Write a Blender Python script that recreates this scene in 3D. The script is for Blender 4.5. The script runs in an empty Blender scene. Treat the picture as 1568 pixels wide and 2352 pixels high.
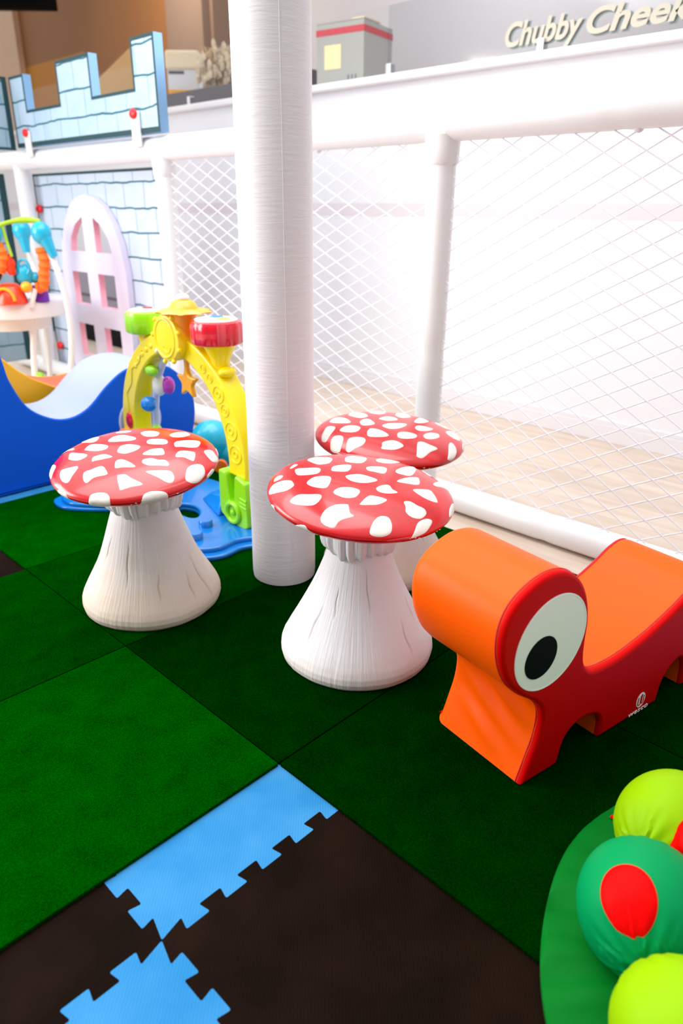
import bpy, bmesh, math, random
from mathutils import Vector, Matrix, noise
random.seed(7)
PI = math.pi
scn = bpy.context.scene
COL = scn.collection

# ------------------------------------------------------------------ camera
cam_data = bpy.data.cameras.new('camera')
cam = bpy.data.objects.new('camera', cam_data)
COL.objects.link(cam)
R0 = (0.71496, 0.69911, 0.00884)
R1 = (-0.27872, 0.27340, 0.92064)
R2 = (-0.64121, 0.66068, -0.39032)
cam.matrix_world = Matrix(((R0[0], R1[0], -R2[0], 0), (R0[1], R1[1], -R2[1], 0), (R0[2], R1[2], -R2[2], 1.06), (0, 0, 0, 1)))
cam_data.sensor_fit = 'VERTICAL'
cam_data.sensor_height = 36.0
cam_data.lens = 25.025
cam_data.clip_start = 0.02
cam_data.dof.use_dof = True
cam_data.dof.focus_distance = 1.6
cam_data.dof.aperture_fstop = 2.8
scn.camera = cam

# ------------------------------------------------------------------ light
world = bpy.data.worlds.new('world')
scn.world = world
world.use_nodes = True
wn = world.node_tree; bg = wn.nodes['Background']
bg.inputs[0].default_value = (0.96, 0.97, 1.0, 1)
# added gradient: world brightened back left for gloss reflections, dimmed behind the camera
wt = wn.nodes.new('ShaderNodeTexCoord'); wd = wn.nodes.new('ShaderNodeVectorMath'); wd.operation = 'DOT_PRODUCT'
wd.inputs[1].default_value = (-0.62, 0.52, 0.58)
wr = wn.nodes.new('ShaderNodeMapRange'); wr.inputs[1].default_value = -0.5; wr.inputs[2].default_value = 0.9; wr.inputs[3].default_value = 0.16; wr.inputs[4].default_value = 1.35
wn.links.new(wt.outputs['Generated'], wd.inputs[0]); wn.links.new(wd.outputs['Value'], wr.inputs[0]); wn.links.new(wr.outputs[0], bg.inputs[1])

def area(name, loc, target, sx, sy, power, color=(1, 1, 1)):
    d = bpy.data.lights.new(name, 'AREA')
    d.shape = 'RECTANGLE'; d.size = sx; d.size_y = sy; d.energy = power; d.color = color
    o = bpy.data.objects.new(name, d); COL.objects.link(o)
    o.location = loc
    o.rotation_euler = (Vector(target) - Vector(loc)).to_track_quat('-Z', 'Y').to_euler()
    return o
area('ceiling_light_panel', (-2.3, 0.9, 2.9), (-2.0, 0.9, 0), 3.4, 2.6, 74)
area('window_daylight', (-4.6, -1.6, 1.7), (-1.2, 1.2, 0.4), 2.6, 1.8, 104, (1.0, 0.98, 0.95))

area('far_wall_fill', (-3.4, 5.0, 3.6), (-4.6, 6.0, 2.4), 1.6, 0.5, 19, (1.0, 0.97, 0.95))  # unseen fill added to brighten the far wall above the glass
area('cafe_warm_light', (-7.0, 4.3, 3.5), (-7.9, 5.2, 2.9), 0.5, 0.4, 18, (1.0, 0.86, 0.68))

scn.view_settings.view_transform = 'Standard'
scn.view_settings.look = 'None'
scn.view_settings.exposure = 0.5
scn.view_settings.gamma = 1.0
scn.view_settings.use_curve_mapping = False

# ------------------------------------------------------------------ helpers
def lin(c):
    return tuple(((v / 255) / 12.92 if v / 255 <= 0.04045 else ((v / 255 + 0.055) / 1.055) ** 2.4) for v in c) + (1.0,)

def mat(name, rgb, rough=0.5, spec=0.5, coat=0.0, bump=None, vary=None, metal=0.0, sss=0.0, emit=0.0):
    """bump=(scale, strength, distance); vary=(rgb2, scale, amount low, high)"""
    m = bpy.data.materials.new(name); m.use_nodes = True
    nt = m.node_tree; b = nt.nodes['Principled BSDF']
    b.inputs['Base Color'].default_value = lin(rgb)
    b.inputs['Roughness'].default_value = rough
    b.inputs['Specular IOR Level'].default_value = spec
    b.inputs['Coat Weight'].default_value = coat
    b.inputs['Metallic'].default_value = metal
    tc = nt.nodes.new('ShaderNodeTexCoord')
    if emit:
        b.inputs['Emission Color'].default_value = lin(rgb)
        b.inputs['Emission Strength'].default_value = emit
    if vary:
        n = nt.nodes.new('ShaderNodeTexNoise'); n.inputs['Scale'].default_value = vary[1]; n.inputs['Detail'].default_value = 4
        r = nt.nodes.new('ShaderNodeMapRange'); r.inputs[1].default_value = vary[2]; r.inputs[2].default_value = vary[3]
        mx = nt.nodes.new('ShaderNodeMix'); mx.data_type = 'RGBA'
        mx.inputs[6].default_value = lin(rgb); mx.inputs[7].default_value = lin(vary[0])
        nt.links.new(tc.outputs['Object'], n.inputs['Vector']); nt.links.new(n.outputs['Fac'], r.inputs[0])
        nt.links.new(r.outputs[0], mx.inputs[0]); nt.links.new(mx.outputs[2], b.inputs['Base Color'])
    if bump:
        n = nt.nodes.new('ShaderNodeTexNoise'); n.inputs['Scale'].default_value = bump[0]; n.inputs['Detail'].default_value = 3
        bp = nt.nodes.new('ShaderNodeBump'); bp.inputs['Strength'].default_value = bump[1]; bp.inputs['Distance'].default_value = bump[2]
        nt.links.new(tc.outputs['Object'], n.inputs['Vector']); nt.links.new(n.outputs['Fac'], bp.inputs['Height'])
        nt.links.new(bp.outputs[0], b.inputs['Normal'])
    return m

class MB:
    def __init__(s):
        s.v = []; s.f = []; s.m = []
    def add(s, vs, fs, mi=0):
        o = len(s.v); s.v += [tuple(p) for p in vs]
        s.f += [tuple(o + i for i in f) for f in fs]; s.m += [mi] * len(fs)
    def box(s, x0, x1, y0, y1, z0, z1, mi=0):
        s.add([(x0, y0, z0), (x1, y0, z0), (x1, y1, z0), (x0, y1, z0), (x0, y0, z1), (x1, y0, z1), (x1, y1, z1), (x0, y1, z1)],
              [(3, 2, 1, 0), (4, 5, 6, 7), (0, 1, 5, 4), (1, 2, 6, 5), (2, 3, 7, 6), (3, 0, 4, 7)], mi)
    def lathe(s, prof, n=48, c=(0, 0, 0), axis='Z', mi=0, fn=None):
        """prof: (radius, height) from one end to the other"""
        vs = []
        for k, (r, h) in enumerate(prof):
            for i in range(n):
                a = 2 * PI * i / n
                rr = r * (fn(a, h, k) if fn else 1)
                x, y, z = rr * math.cos(a), rr * math.sin(a), h
                if axis == 'X': x, y, z = z, x, y
                elif axis == 'Y': x, y, z = y, z, x
                vs.append((c[0] + x, c[1] + y, c[2] + z))
        fs = []
        for k in range(len(prof) - 1):
            for i in range(n):
                j = (i + 1) % n
                fs.append((k * n + i, k * n + j, (k + 1) * n + j, (k + 1) * n + i))
        fs.append(tuple(reversed(range(n)))); fs.append(tuple((len(prof) - 1) * n + i for i in range(n)))
        s.add(vs, fs, mi)
    def ball(s, c, r, n=24, m=14, mi=0, rot=None, fn=None):
        if not hasattr(r, '__len__'): r = (r, r, r)
        vs = []; fs = []
        for k in range(m + 1):
            p = PI * k / m
            for i in range(n):
                a = 2 * PI * i / n
                d = Vector((math.sin(p) * math.cos(a), math.sin(p) * math.sin(a), math.cos(p)))
                q = fn(d) if fn else 1.0
                w = Vector((d.x * r[0] * q, d.y * r[1] * q, d.z * r[2] * q))
                if rot is not None: w = rot @ w
                vs.append(tuple(w + Vector(c)))
        for k in range(m):
            for i in range(n):
                j = (i + 1) % n
                fs.append((k * n + i, (k + 1) * n + i, (k + 1) * n + j, k * n + j))
        s.add(vs, fs, mi)
    def tube(s, pts, r, n=12, closed=False, mi=0, caps=True):
        pts = [Vector(p) for p in pts]; N = len(pts)
        rs = r if hasattr(r, '__len__') else [r] * N
        up = None; vs = []
        for i, p in enumerate(pts):
            if closed: t = pts[(i + 1) % N] - pts[i - 1]
            else: t = pts[min(i + 1, N - 1)] - pts[max(i - 1, 0)]
            t.normalize()
            if up is None:
                up = Vector((0, 0, 1)) if abs(t.z) < 0.9 else Vector((1, 0, 0))
            u = (up - t * up.dot(t)).normalized(); w = t.cross(u); up = u
            for k in range(n):
                a = 2 * PI * k / n
                vs.append(p + (u * math.cos(a) + w * math.sin(a)) * rs[i])
        fs = []
        for i in range(N if closed else N - 1):
            j = (i + 1) % N
            for k in range(n):
                l = (k + 1) % n
                fs.append((i * n + k, i * n + l, j * n + l, j * n + k))
        if caps and not closed:
            fs.append(tuple(reversed(range(n)))); fs.append(tuple((N - 1) * n + k for k in range(n)))
        s.add(vs, fs, mi)
    def mesh(s, name):
        me = bpy.data.meshes.new(name)
        me.from_pydata(s.v, [], s.f)
        for p, mi in zip(me.polygons, s.m): p.material_index = mi
        me.update(); return me
    def build(s, name, mats, parent=None, smooth=True, bevel=0, world=False, ang=40):
        return link(name, s.mesh(name), mats, parent, smooth, bevel, world, ang)

def fixn(me):
    bm = bmesh.new(); bm.from_mesh(me)
    bmesh.ops.recalc_face_normals(bm, faces=bm.faces); bm.to_mesh(me); bm.free()

def link(name, me, mats, parent=None, smooth=True, bevel=0, world=False, ang=40):
    """world=True: the mesh was written in world coordinates, shift it to the parent's origin"""
    fixn(me)
    o = bpy.data.objects.new(name, me); COL.objects.link(o)
    for m in (mats if isinstance(mats, (list, tuple)) else [mats]): me.materials.append(m)
    if parent is not None:
        o.parent = parent
        if world: me.transform(parent.matrix_basis.inverted())
    if smooth:
        for p in me.polygons: p.use_smooth = True
        try: me.set_sharp_from_angle(angle=math.radians(ang))
        except Exception: pass
    if bevel:
        b = o.modifiers.new('bevel', 'BEVEL'); b.width = bevel; b.segments = 3; b.limit_method = 'ANGLE'; b.angle_limit = math.radians(35)
    return o

def tag(o, label, cat=None, group=None, kind=None):
    if label: o['label'] = label
    if cat: o['category'] = cat
    if group: o['group'] = group
    if kind: o['kind'] = kind
    return o
def thing(name, label, cat, loc=(0, 0, 0), rz=0, group=None):
    o = bpy.data.objects.new(name, None); COL.objects.link(o)
    o.empty_display_size = 0.05
    o.matrix_basis = Matrix.Translation(loc) @ Matrix.Rotation(rz, 4, 'Z')
    return tag(o, label, cat, group)
def struct(name, mb, m, label, smooth=False, bevel=0):
    o = mb.build(name, m, None, smooth, bevel)
    return tag(o, label, None, None, 'structure')

def smooth_closed(pts, k=4):
    """Catmull-Rom through closed 2D or 3D points"""
    P = [Vector(p) for p in pts]; n = len(P); out = []
    for i in range(n):
        a, b, c, d = P[i - 1], P[i], P[(i + 1) % n], P[(i + 2) % n]
        for j in range(k):
            t = j / k
            out.append(0.5 * ((2 * b) + (c - a) * t + (2 * a - 5 * b + 4 * c - d) * t * t + (3 * b - a - 3 * c + d) * t ** 3))
    return out
def smooth_open(pts, k=6):
    P = [Vector(p) for p in pts]; P = [P[0] * 2 - P[1]] + P + [P[-1] * 2 - P[-2]]; out = []
    for i in range(1, len(P) - 2):
        a, b, c, d = P[i - 1], P[i], P[i + 1], P[i + 2]
        for j in range(k):
            t = j / k
            out.append(0.5 * ((2 * b) + (c - a) * t + (2 * a - 5 * b + 4 * c - d) * t * t + (3 * b - a - 3 * c + d) * t ** 3))
    out.append(P[-2]); return out

def plate(loops, depth, bev=0.0):
    """flat sheet from 2D outline + hole loops (x,y), thickness depth along z (0..depth); filled 2D curve turned into a mesh"""
    cu = bpy.data.curves.new('plate', 'CURVE'); cu.dimensions = '2D'; cu.fill_mode = 'BOTH'
    cu.extrude = max(depth / 2 - bev, 0.0001); cu.bevel_depth = bev; cu.bevel_resolution = 2; cu.offset = -bev
    for lp in loops:
        sp = cu.splines.new('POLY'); sp.points.add(len(lp) - 1); sp.use_cyclic_u = True
        for i, p in enumerate(lp): sp.points[i].co = (p[0], p[1], 0, 1)
    ob = bpy.data.objects.new('plate', cu); COL.objects.link(ob)
    dg = bpy.context.evaluated_depsgraph_get()
    me = bpy.data.meshes.new_from_object(ob.evaluated_get(dg))
    bpy.data.objects.remove(ob); bpy.data.curves.remove(cu)
    me.transform(Matrix.Translation((0, 0, depth / 2)))
    return me
def text_mesh(body, size, depth, width=None, shear=0.0, bold=0.0):
    cu = bpy.data.curves.new('t', 'FONT'); cu.body = body; cu.size = size; cu.extrude = depth; cu.shear = shear; cu.offset = bold
    cu.align_x = 'CENTER'
    ob = bpy.data.objects.new('t', cu); COL.objects.link(ob)
    dg = bpy.context.evaluated_depsgraph_get(); me = bpy.data.meshes.new_from_object(ob.evaluated_get(dg))
    bpy.data.objects.remove(ob); bpy.data.curves.remove(cu)
    if width:
        xs = [v.co.x for v in me.vertices]; w = max(xs) - min(xs)
        me.transform(Matrix.Diagonal((width / w, 1, 1, 1)))
    return me
# orientation matrices: sheet XY -> world
XZ = Matrix(((1, 0, 0, 0), (0, 0, 1, 0), (0, 1, 0, 0), (0, 0, 0, 1)))      # sheet x->X, y->Z, thickness ->+Y
YZp = Matrix(((0, 0, -1, 0), (1, 0, 0, 0), (0, 1, 0, 0), (0, 0, 0, 1)))    # sheet x->Y, y->Z, thickness ->-X
def circ2(cx, cy, r, n=32, ry=None):
    return [(cx + r * math.cos(2 * PI * i / n), cy + (ry or r) * math.sin(2 * PI * i / n)) for i in range(n)]

# ------------------------------------------------------------------ materials
M = {}
M['white_wall'] = mat('white_wall', (232, 232, 237), 0.6)
M['white_trim'] = mat('white_trim', (228, 226, 229), 0.45)
M['pipe'] = mat('white_padded_pipe', (242, 241, 242), 0.3, 0.5, bump=(9, 0.10, 0.003))
M['cord'] = mat('white_net_cord', (240, 238, 246), 0.7)
M['column'] = mat('white_vinyl_wrap', (240, 238, 241), 0.38, 0.4)
M['dark_gap'] = mat('dark_rubber', (14, 16, 14), 0.9)
M['red_bolt'] = mat('red_plastic_cap', (235, 20, 28), 0.35)
M['metal'] = mat('bright_steel', (225, 225, 228), 0.25, metal=1.0)
M['blue_foam_board'] = mat('pale_blue_board_edge', (128, 172, 214), 0.5)
M['teal_line'] = mat('dark_teal_paint_line', (8, 60, 66), 0.6)
M['lavender'] = mat('pale_lavender_board', (226, 219, 240), 0.5)
M['pink'] = mat('pink_cut_edge', (250, 178, 198), 0.5)
M['yellow'] = mat('yellow_plastic', (255, 230, 0), 0.3, coat=0.3)
M['amber'] = mat('amber_plastic', (255, 176, 10), 0.28, coat=0.3)
M['lime_pl'] = mat('lime_green_plastic', (150, 225, 10), 0.3, coat=0.3)
M['red_pl'] = mat('red_plastic', (222, 18, 44), 0.2, coat=0.5)
M['blue_pl'] = mat('blue_plastic', (10, 118, 205), 0.22, coat=0.4)
M['blue_pl2'] = mat('bright_blue_plastic', (8, 130, 225), 0.25, coat=0.3)
M['teal_pl'] = mat('teal_plastic', (20, 180, 215), 0.3, coat=0.3)
M['orange_pl'] = mat('orange_plastic', (252, 120, 12), 0.3, coat=0.3)
M['purple_pl'] = mat('purple_plastic', (120, 40, 190), 0.3)
M['magenta_pl'] = mat('magenta_plastic', (190, 60, 190), 0.25)
M['white_pl'] = mat('white_plastic', (238, 236, 232), 0.3)
M['pale_pl'] = mat('pale_lilac_plastic', (205, 212, 240), 0.3)
M['blue_vinyl'] = mat('royal_blue_vinyl', (0, 88, 214), 0.55, 0.2, bump=(3.5, 0.25, 0.03))
M['lav_vinyl'] = mat('pale_grey_blue_vinyl', (166, 178, 214), 0.5)
M['yel_vinyl'] = mat('golden_yellow_vinyl', (238, 170, 4), 0.5)
M['or_vinyl'] = mat('coral_orange_vinyl', (250, 100, 60), 0.5)
M['orange_cover'] = mat('orange_vinyl', (255, 92, 0), 0.4, 0.15, bump=(4, 0.08, 0.012))
M['red_cover'] = mat('red_vinyl', (214, 0, 2), 0.5, 0.08, bump=(6, 0.2, 0.015))
M['piping'] = mat('crimson_piping', (214, 6, 42), 0.4)
M['eye_white'] = mat('white_vinyl_eye', (255, 254, 250), 0.5, 0.2)
M['black'] = mat('black_vinyl', (2, 2, 2), 0.6, 0.1)
M['lime_cloth'] = mat('lime_satin', (142, 188, 0), 0.5, 0.1)
M['green_cloth'] = mat('jade_green_satin', (0, 142, 78), 0.5, 0.08)
M['mat_cloth'] = mat('green_nylon_cloth', (0, 108, 30), 0.6, 0.06)
M['red_cloth'] = mat('red_satin', (228, 0, 0), 0.5, 0.06)
M['seam_brown'] = mat('tan_stitching', (190, 110, 60), 0.6)
M['cap_red'] = mat('red_gloss_paint', (210, 0, 10), 0.22, 0.5, coat=0.25, bump=(16, 0.05, 0.004), vary=((184, 0, 6), 9, 0.45, 0.75))
M['spot'] = mat('cream_paint', (228, 221, 211), 0.5, 0.3)
M['groove'] = mat('stained_groove', (208, 190, 170), 0.8)
M['orange_cloth'] = mat('orange_ruched_cloth', (250, 118, 28), 0.7)
M['leaf_pl'] = mat('leaf_green_plastic', (170, 215, 30), 0.35)
M['brown_wall'] = mat('brown_wall_paint', (150, 98, 48), 0.7)
M['orange_wall'] = mat('ochre_wall_paint', (196, 128, 20), 0.7)
M['lit_wall'] = mat('lit_brown_wall_paint', (140, 116, 100), 0.7)  # lit end of the brown wall, light falloff put into the colour
M['beige_wall'] = mat('beige_wall_paint', (214, 176, 144), 0.7)
M['far_white'] = mat('far_white_paint', (226, 220, 222), 0.7)
M['counter_dark'] = mat('dark_slate', (84, 76, 80), 0.5)
M['carton'] = mat('white_carton', (176, 174, 168), 0.7)
M['carton_side'] = mat('grey_carton', (160, 160, 146), 0.7)
M['band_red'] = mat('red_print', (205, 60, 72), 0.7)
M['ink'] = mat('grey_print', (120, 122, 130), 0.7)
M['yellow_glow'] = mat('pale_yellow_glow_paint', (252, 232, 176), 0.6)  # colour of the lamp glow painted on the carton
M['tan'] = mat('tan_wood', (222, 176, 120), 0.6)
M['cream'] = mat('cream_paintwork', (242, 222, 188), 0.6)
M['dried'] = mat('dried_flower', (226, 208, 180), 0.8, vary=((190, 160, 120), 30, 0.4, 0.7))
M['letter'] = mat('cream_lettering', (196, 190, 172), 0.5)
M['letter_shadow'] = mat('grey_green_lettering_edge', (178, 186, 180), 0.6)
M['screen'] = mat('black_screen', (4, 5, 10), 0.3, 0.1)
M['grey_box'] = mat('grey_laminate', (140, 134, 148), 0.5)

def node_mat(name, rough):
    m = bpy.data.materials.new(name); m.use_nodes = True
    nt = m.node_tree; b = nt.nodes['Principled BSDF']; b.inputs['Roughness'].default_value = rough
    N = lambda t: nt.nodes.new(t)
    def math_(op, a, b_=None, c=None):
        n = N('ShaderNodeMath'); n.operation = op
        for i, v in enumerate((a, b_, c)):
            if v is None: continue
            if hasattr(v, 'links'): nt.links.new(v, n.inputs[i])
            else: n.inputs[i].default_value = v
        return n.outputs[0]
    def mix(fac, a, b_):
        n = N('ShaderNodeMix'); n.data_type = 'RGBA'
        for i, v in ((0, fac), (6, a), (7, b_)):
            if hasattr(v, 'links'): nt.links.new(v, n.inputs[i])
            else: n.inputs[i].default_value = v
        return n.outputs[2]
    return m, nt, b, N, math_, mix

def brick_mat(name, use_y, zoff, c1, c2):
    m, nt, b, N, ma, mix = node_mat(name, 0.5)
    tc = N('ShaderNodeTexCoord'); sp = N('ShaderNodeSeparateXYZ'); nt.links.new(tc.outputs['Object'], sp.inputs[0])
    no = N('ShaderNodeTexNoise'); no.inputs['Scale'].default_value = 5; nt.links.new(tc.outputs['Object'], no.inputs['Vector'])
    w = ma('MULTIPLY', ma('SUBTRACT', no.outputs['Fac'], 0.5), 0.035)
    u = ma('ADD', sp.outputs[1 if use_y else 0], w)
    v = ma('ADD', ma('SUBTRACT', sp.outputs[2], zoff), w)
    cb = N('ShaderNodeCombineXYZ'); nt.links.new(u, cb.inputs[0]); nt.links.new(v, cb.inputs[1])
    br = N('ShaderNodeTexBrick'); nt.links.new(cb.outputs[0], br.inputs['Vector'])
    br.inputs['Scale'].default_value = 1; br.inputs['Brick Width'].default_value = 0.2; br.inputs['Row Height'].default_value = 0.127
    br.inputs['Mortar Size'].default_value = 0.0045; br.inputs['Mortar Smooth'].default_value = 0.4
    br.inputs['Color1'].default_value = lin(c1); br.inputs['Color2'].default_value = lin(c2); br.inputs['Mortar'].default_value = lin((84, 140, 164))
    fr = ma('FRACT', ma('ADD', ma('DIVIDE', v, 0.127), 0.035))
    line = ma('LESS_THAN', fr, 0.07)
    n2 = N('ShaderNodeTexNoise'); n2.inputs['Scale'].default_value = 9; nt.links.new(tc.outputs['Object'], n2.inputs['Vector'])
    base = mix(ma('MULTIPLY', n2.outputs['Fac'], 0.35), br.outputs['Color'], lin((228, 234, 246)))
    nt.links.new(mix(line, base, lin((20, 96, 108))), b.inputs['Base Color'])
    return m
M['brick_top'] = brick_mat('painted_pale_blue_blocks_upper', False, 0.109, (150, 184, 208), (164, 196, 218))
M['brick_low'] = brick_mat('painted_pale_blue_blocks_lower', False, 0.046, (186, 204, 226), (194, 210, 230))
M['brick_side'] = brick_mat('shaded_pale_blue_blocks_side', True, 0.109, (120, 160, 176), (132, 168, 184))  # same blocks in darker tones, shade of the turned board in the colour

def carpet_mat(name, rgb, rgb2):
    m, nt, b, N, ma, mix = node_mat(name, 0.95)
    b.inputs['Specular IOR Level'].default_value = 0.0
    tc = N('ShaderNodeTexCoord')
    n1 = N('ShaderNodeTexNoise'); n1.inputs['Scale'].default_value = 420; n1.inputs['Detail'].default_value = 3
    n2 = N('ShaderNodeTexNoise'); n2.inputs['Scale'].default_value = 14; n2.inputs['Detail'].default_value = 6
    nt.links.new(tc.outputs['Object'], n1.inputs['Vector']); nt.links.new(tc.outputs['Object'], n2.inputs['Vector'])
    f = ma('ADD', ma('MULTIPLY', n1.outputs['Fac'], 1.1), ma('MULTIPLY', n2.outputs['Fac'], 0.5))
    r = N('ShaderNodeMapRange'); r.inputs[1].default_value = 0.5; r.inputs[2].default_value = 1.1; nt.links.new(f, r.inputs[0])
    nt.links.new(mix(r.outputs[0], lin(rgb2), lin(rgb)), b.inputs['Base Color'])
    bp = N('ShaderNodeBump'); bp.inputs['Strength'].default_value = 0.8; bp.inputs['Distance'].default_value = 0.004
    nt.links.new(f, bp.inputs['Height']); nt.links.new(bp.outputs[0], b.inputs['Normal'])
    return m
CARPET = [carpet_mat('green_carpet_pile_%s' % n, a, b_) for n, a, b_ in (('mid', (0, 66, 0), (0, 28, 0)), ('dark', (0, 48, 0), (0, 18, 0)), ('bright', (0, 80, 0), (0, 38, 0)))]

def foam_mat(name, rgb, rgb2):
    m, nt, b, N, ma, mix = node_mat(name, 0.7)
    b.inputs['Specular IOR Level'].default_value = 0.03
    tc = N('ShaderNodeTexCoord'); n2 = N('ShaderNodeTexNoise'); n2.inputs['Scale'].default_value = 7; n2.inputs['Detail'].default_value = 5
    nt.links.new(tc.outputs['Object'], n2.inputs['Vector'])
    r = N('ShaderNodeMapRange'); r.inputs[1].default_value = 0.4; r.inputs[2].default_value = 0.68; nt.links.new(n2.outputs['Fac'], r.inputs[0])
    nt.links.new(mix(r.outputs[0], lin(rgb), lin(rgb2)), b.inputs['Base Color'])
    wv = N('ShaderNodeTexWave'); wv.inputs['Scale'].default_value = 90; wv.bands_direction = 'DIAGONAL'
    nt.links.new(tc.outputs['Object'], wv.inputs['Vector'])
    bp = N('ShaderNodeBump'); bp.inputs['Strength'].default_value = 0.25; bp.inputs['Distance'].default_value = 0.001
    nt.links.new(wv.outputs['Fac'], bp.inputs['Height']); nt.links.new(bp.outputs[0], b.inputs['Normal'])
    return m
M['foam_blue'] = foam_mat('sky_blue_eva_foam', (44, 124, 180), (62, 136, 190))
M['foam_brown'] = foam_mat('dark_brown_eva_foam', (18, 8, 3), (28, 15, 8))

def wood_floor():
    m, nt, b, N, ma, mix = node_mat('pale_washed_oak_laminate', 0.5)
    tc = N('ShaderNodeTexCoord'); mp = N('ShaderNodeMapping'); mp.inputs['Scale'].default_value = (1.2, 11, 1)
    nt.links.new(tc.outputs['Object'], mp.inputs[0])
    n = N('ShaderNodeTexNoise'); n.inputs['Scale'].default_value = 2.2; n.inputs['Detail'].default_value = 7; nt.links.new(mp.outputs[0], n.inputs['Vector'])
    br = N('ShaderNodeTexBrick'); nt.links.new(tc.outputs['Object'], br.inputs['Vector'])
    br.inputs['Scale'].default_value = 1; br.inputs['Brick Width'].default_value = 1.3; br.inputs['Row Height'].default_value = 0.19; br.inputs['Mortar Size'].default_value = 0.0015
    br.inputs['Color1'].default_value = lin((222, 205, 190)); br.inputs['Color2'].default_value = lin((212, 195, 180)); br.inputs['Mortar'].default_value = lin((170, 152, 138))
    r = N('ShaderNodeMapRange'); r.inputs[1].default_value = 0.35; r.inputs[2].default_value = 0.75; nt.links.new(n.outputs['Fac'], r.inputs[0])
    nt.links.new(mix(ma('MULTIPLY', r.outputs[0], 0.6), br.outputs['Color'], lin((184, 160, 138))), b.inputs['Base Color'])
    return m
M['wood'] = wood_floor()

def stem_mat(name, stain):
    m, nt, b, N, ma, mix = node_mat(name, 0.62)
    tc = N('ShaderNodeTexCoord'); sp = N('ShaderNodeSeparateXYZ'); nt.links.new(tc.outputs['Object'], sp.inputs[0])
    an = ma('ARCTAN2', sp.outputs[1], sp.outputs[0])
    cb = N('ShaderNodeCombineXYZ')
    cs = ma('MULTIPLY', ma('COSINE', an), 22.0); sn = ma('MULTIPLY', ma('SINE', an), 22.0)
    nt.links.new(cs, cb.inputs[0]); nt.links.new(sn, cb.inputs[1]); nt.links.new(ma('MULTIPLY', sp.outputs[2], 7.0), cb.inputs[2])
    n = N('ShaderNodeTexNoise'); n.inputs['Scale'].default_value = 1.6; n.inputs['Detail'].default_value = 4; nt.links.new(cb.outputs[0], n.inputs['Vector'])
    bp = N('ShaderNodeBump'); bp.inputs['Strength'].default_value = 0.42; bp.inputs['Distance'].default_value = 0.004
    nt.links.new(n.outputs['Fac'], bp.inputs['Height']); nt.links.new(bp.outputs[0], b.inputs['Normal'])
    n2 = N('ShaderNodeTexNoise'); n2.inputs['Scale'].default_value = 12; n2.inputs['Detail'].default_value = 5; nt.links.new(tc.outputs['Object'], n2.inputs['Vector'])
    # scuffed floor dirt that soaks up from the foot of the stool in uneven patches
    dirt = ma('MULTIPLY', ma('SUBTRACT', 1.0, ma('MULTIPLY', sp.outputs[2], 1 / (0.05 + 0.22 * stain))), 1.0)
    r = N('ShaderNodeMapRange'); r.inputs[1].default_value = 0.35; r.inputs[2].default_value = 1.1
    nt.links.new(ma('ADD', dirt, ma('MULTIPLY', n2.outputs['Fac'], 0.7)), r.inputs[0])
    at = N('ShaderNodeAttribute'); at.attribute_name = 'groove'; ga = at.outputs['Fac']
    base_out = mix(ma('MULTIPLY', r.outputs[0], 0.25 + 0.5 * stain), lin((244, 241, 243)), lin((226, 202, 176)))
    base_out = mix(ma('MULTIPLY', ga, 0.8), base_out, lin((188, 160, 134)))
    nt.links.new(base_out, b.inputs['Base Color'])
    return m
M['stem_clean'] = stem_mat('white_painted_resin', 0.15)
M['stem_stained'] = stem_mat('cream_stained_resin', 1.0)

def wrap_mat():
    m, nt, b, N, ma, mix = node_mat('white_wrapped_vinyl', 0.4)
    b.inputs['Base Color'].default_value = lin((240, 238, 241))
    tc = N('ShaderNodeTexCoord'); mp = N('ShaderNodeMapping'); mp.inputs['Scale'].default_value = (4, 4, 30); mp.inputs['Rotation'].default_value = (0.25, 0.1, 0)
    nt.links.new(tc.outputs['Object'], mp.inputs[0])
    n = N('ShaderNodeTexNoise'); n.inputs['Scale'].default_value = 4.0; n.inputs['Detail'].default_value = 5; nt.links.new(mp.outputs[0], n.inputs['Vector'])
    bp = N('ShaderNodeBump'); bp.inputs['Strength'].default_value = 0.3; bp.inputs['Distance'].default_value = 0.004
    nt.links.new(n.outputs['Fac'], bp.inputs['Height']); nt.links.new(bp.outputs[0], b.inputs['Normal'])
    return m
M['wrap'] = wrap_mat()

def glass_mat(nm, tint, refl):
    m = bpy.data.materials.new(nm); m.use_nodes = True
    nt = m.node_tree; nt.nodes.clear()
    o = nt.nodes.new('ShaderNodeOutputMaterial'); t = nt.nodes.new('ShaderNodeBsdfTransparent'); g = nt.nodes.new('ShaderNodeBsdfGlossy'); mx = nt.nodes.new('ShaderNodeMixShader')
    t.inputs[0].default_value = (*tint, 1); g.inputs['Roughness'].default_value = 0.08; mx.inputs[0].default_value = refl
    nt.links.new(t.outputs[0], mx.inputs[1]); nt.links.new(g.outputs[0], mx.inputs[2]); nt.links.new(mx.outputs[0], o.inputs[0])
    return m
M['glass'] = glass_mat('clear_glass', (0.98, 0.985, 0.985), 0.03)
M['glass_grey'] = glass_mat('reflection_grey_glass', (0.87, 0.885, 0.895), 0.06)  # grey tint stands in for the dim ceiling reflected in the pane

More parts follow.
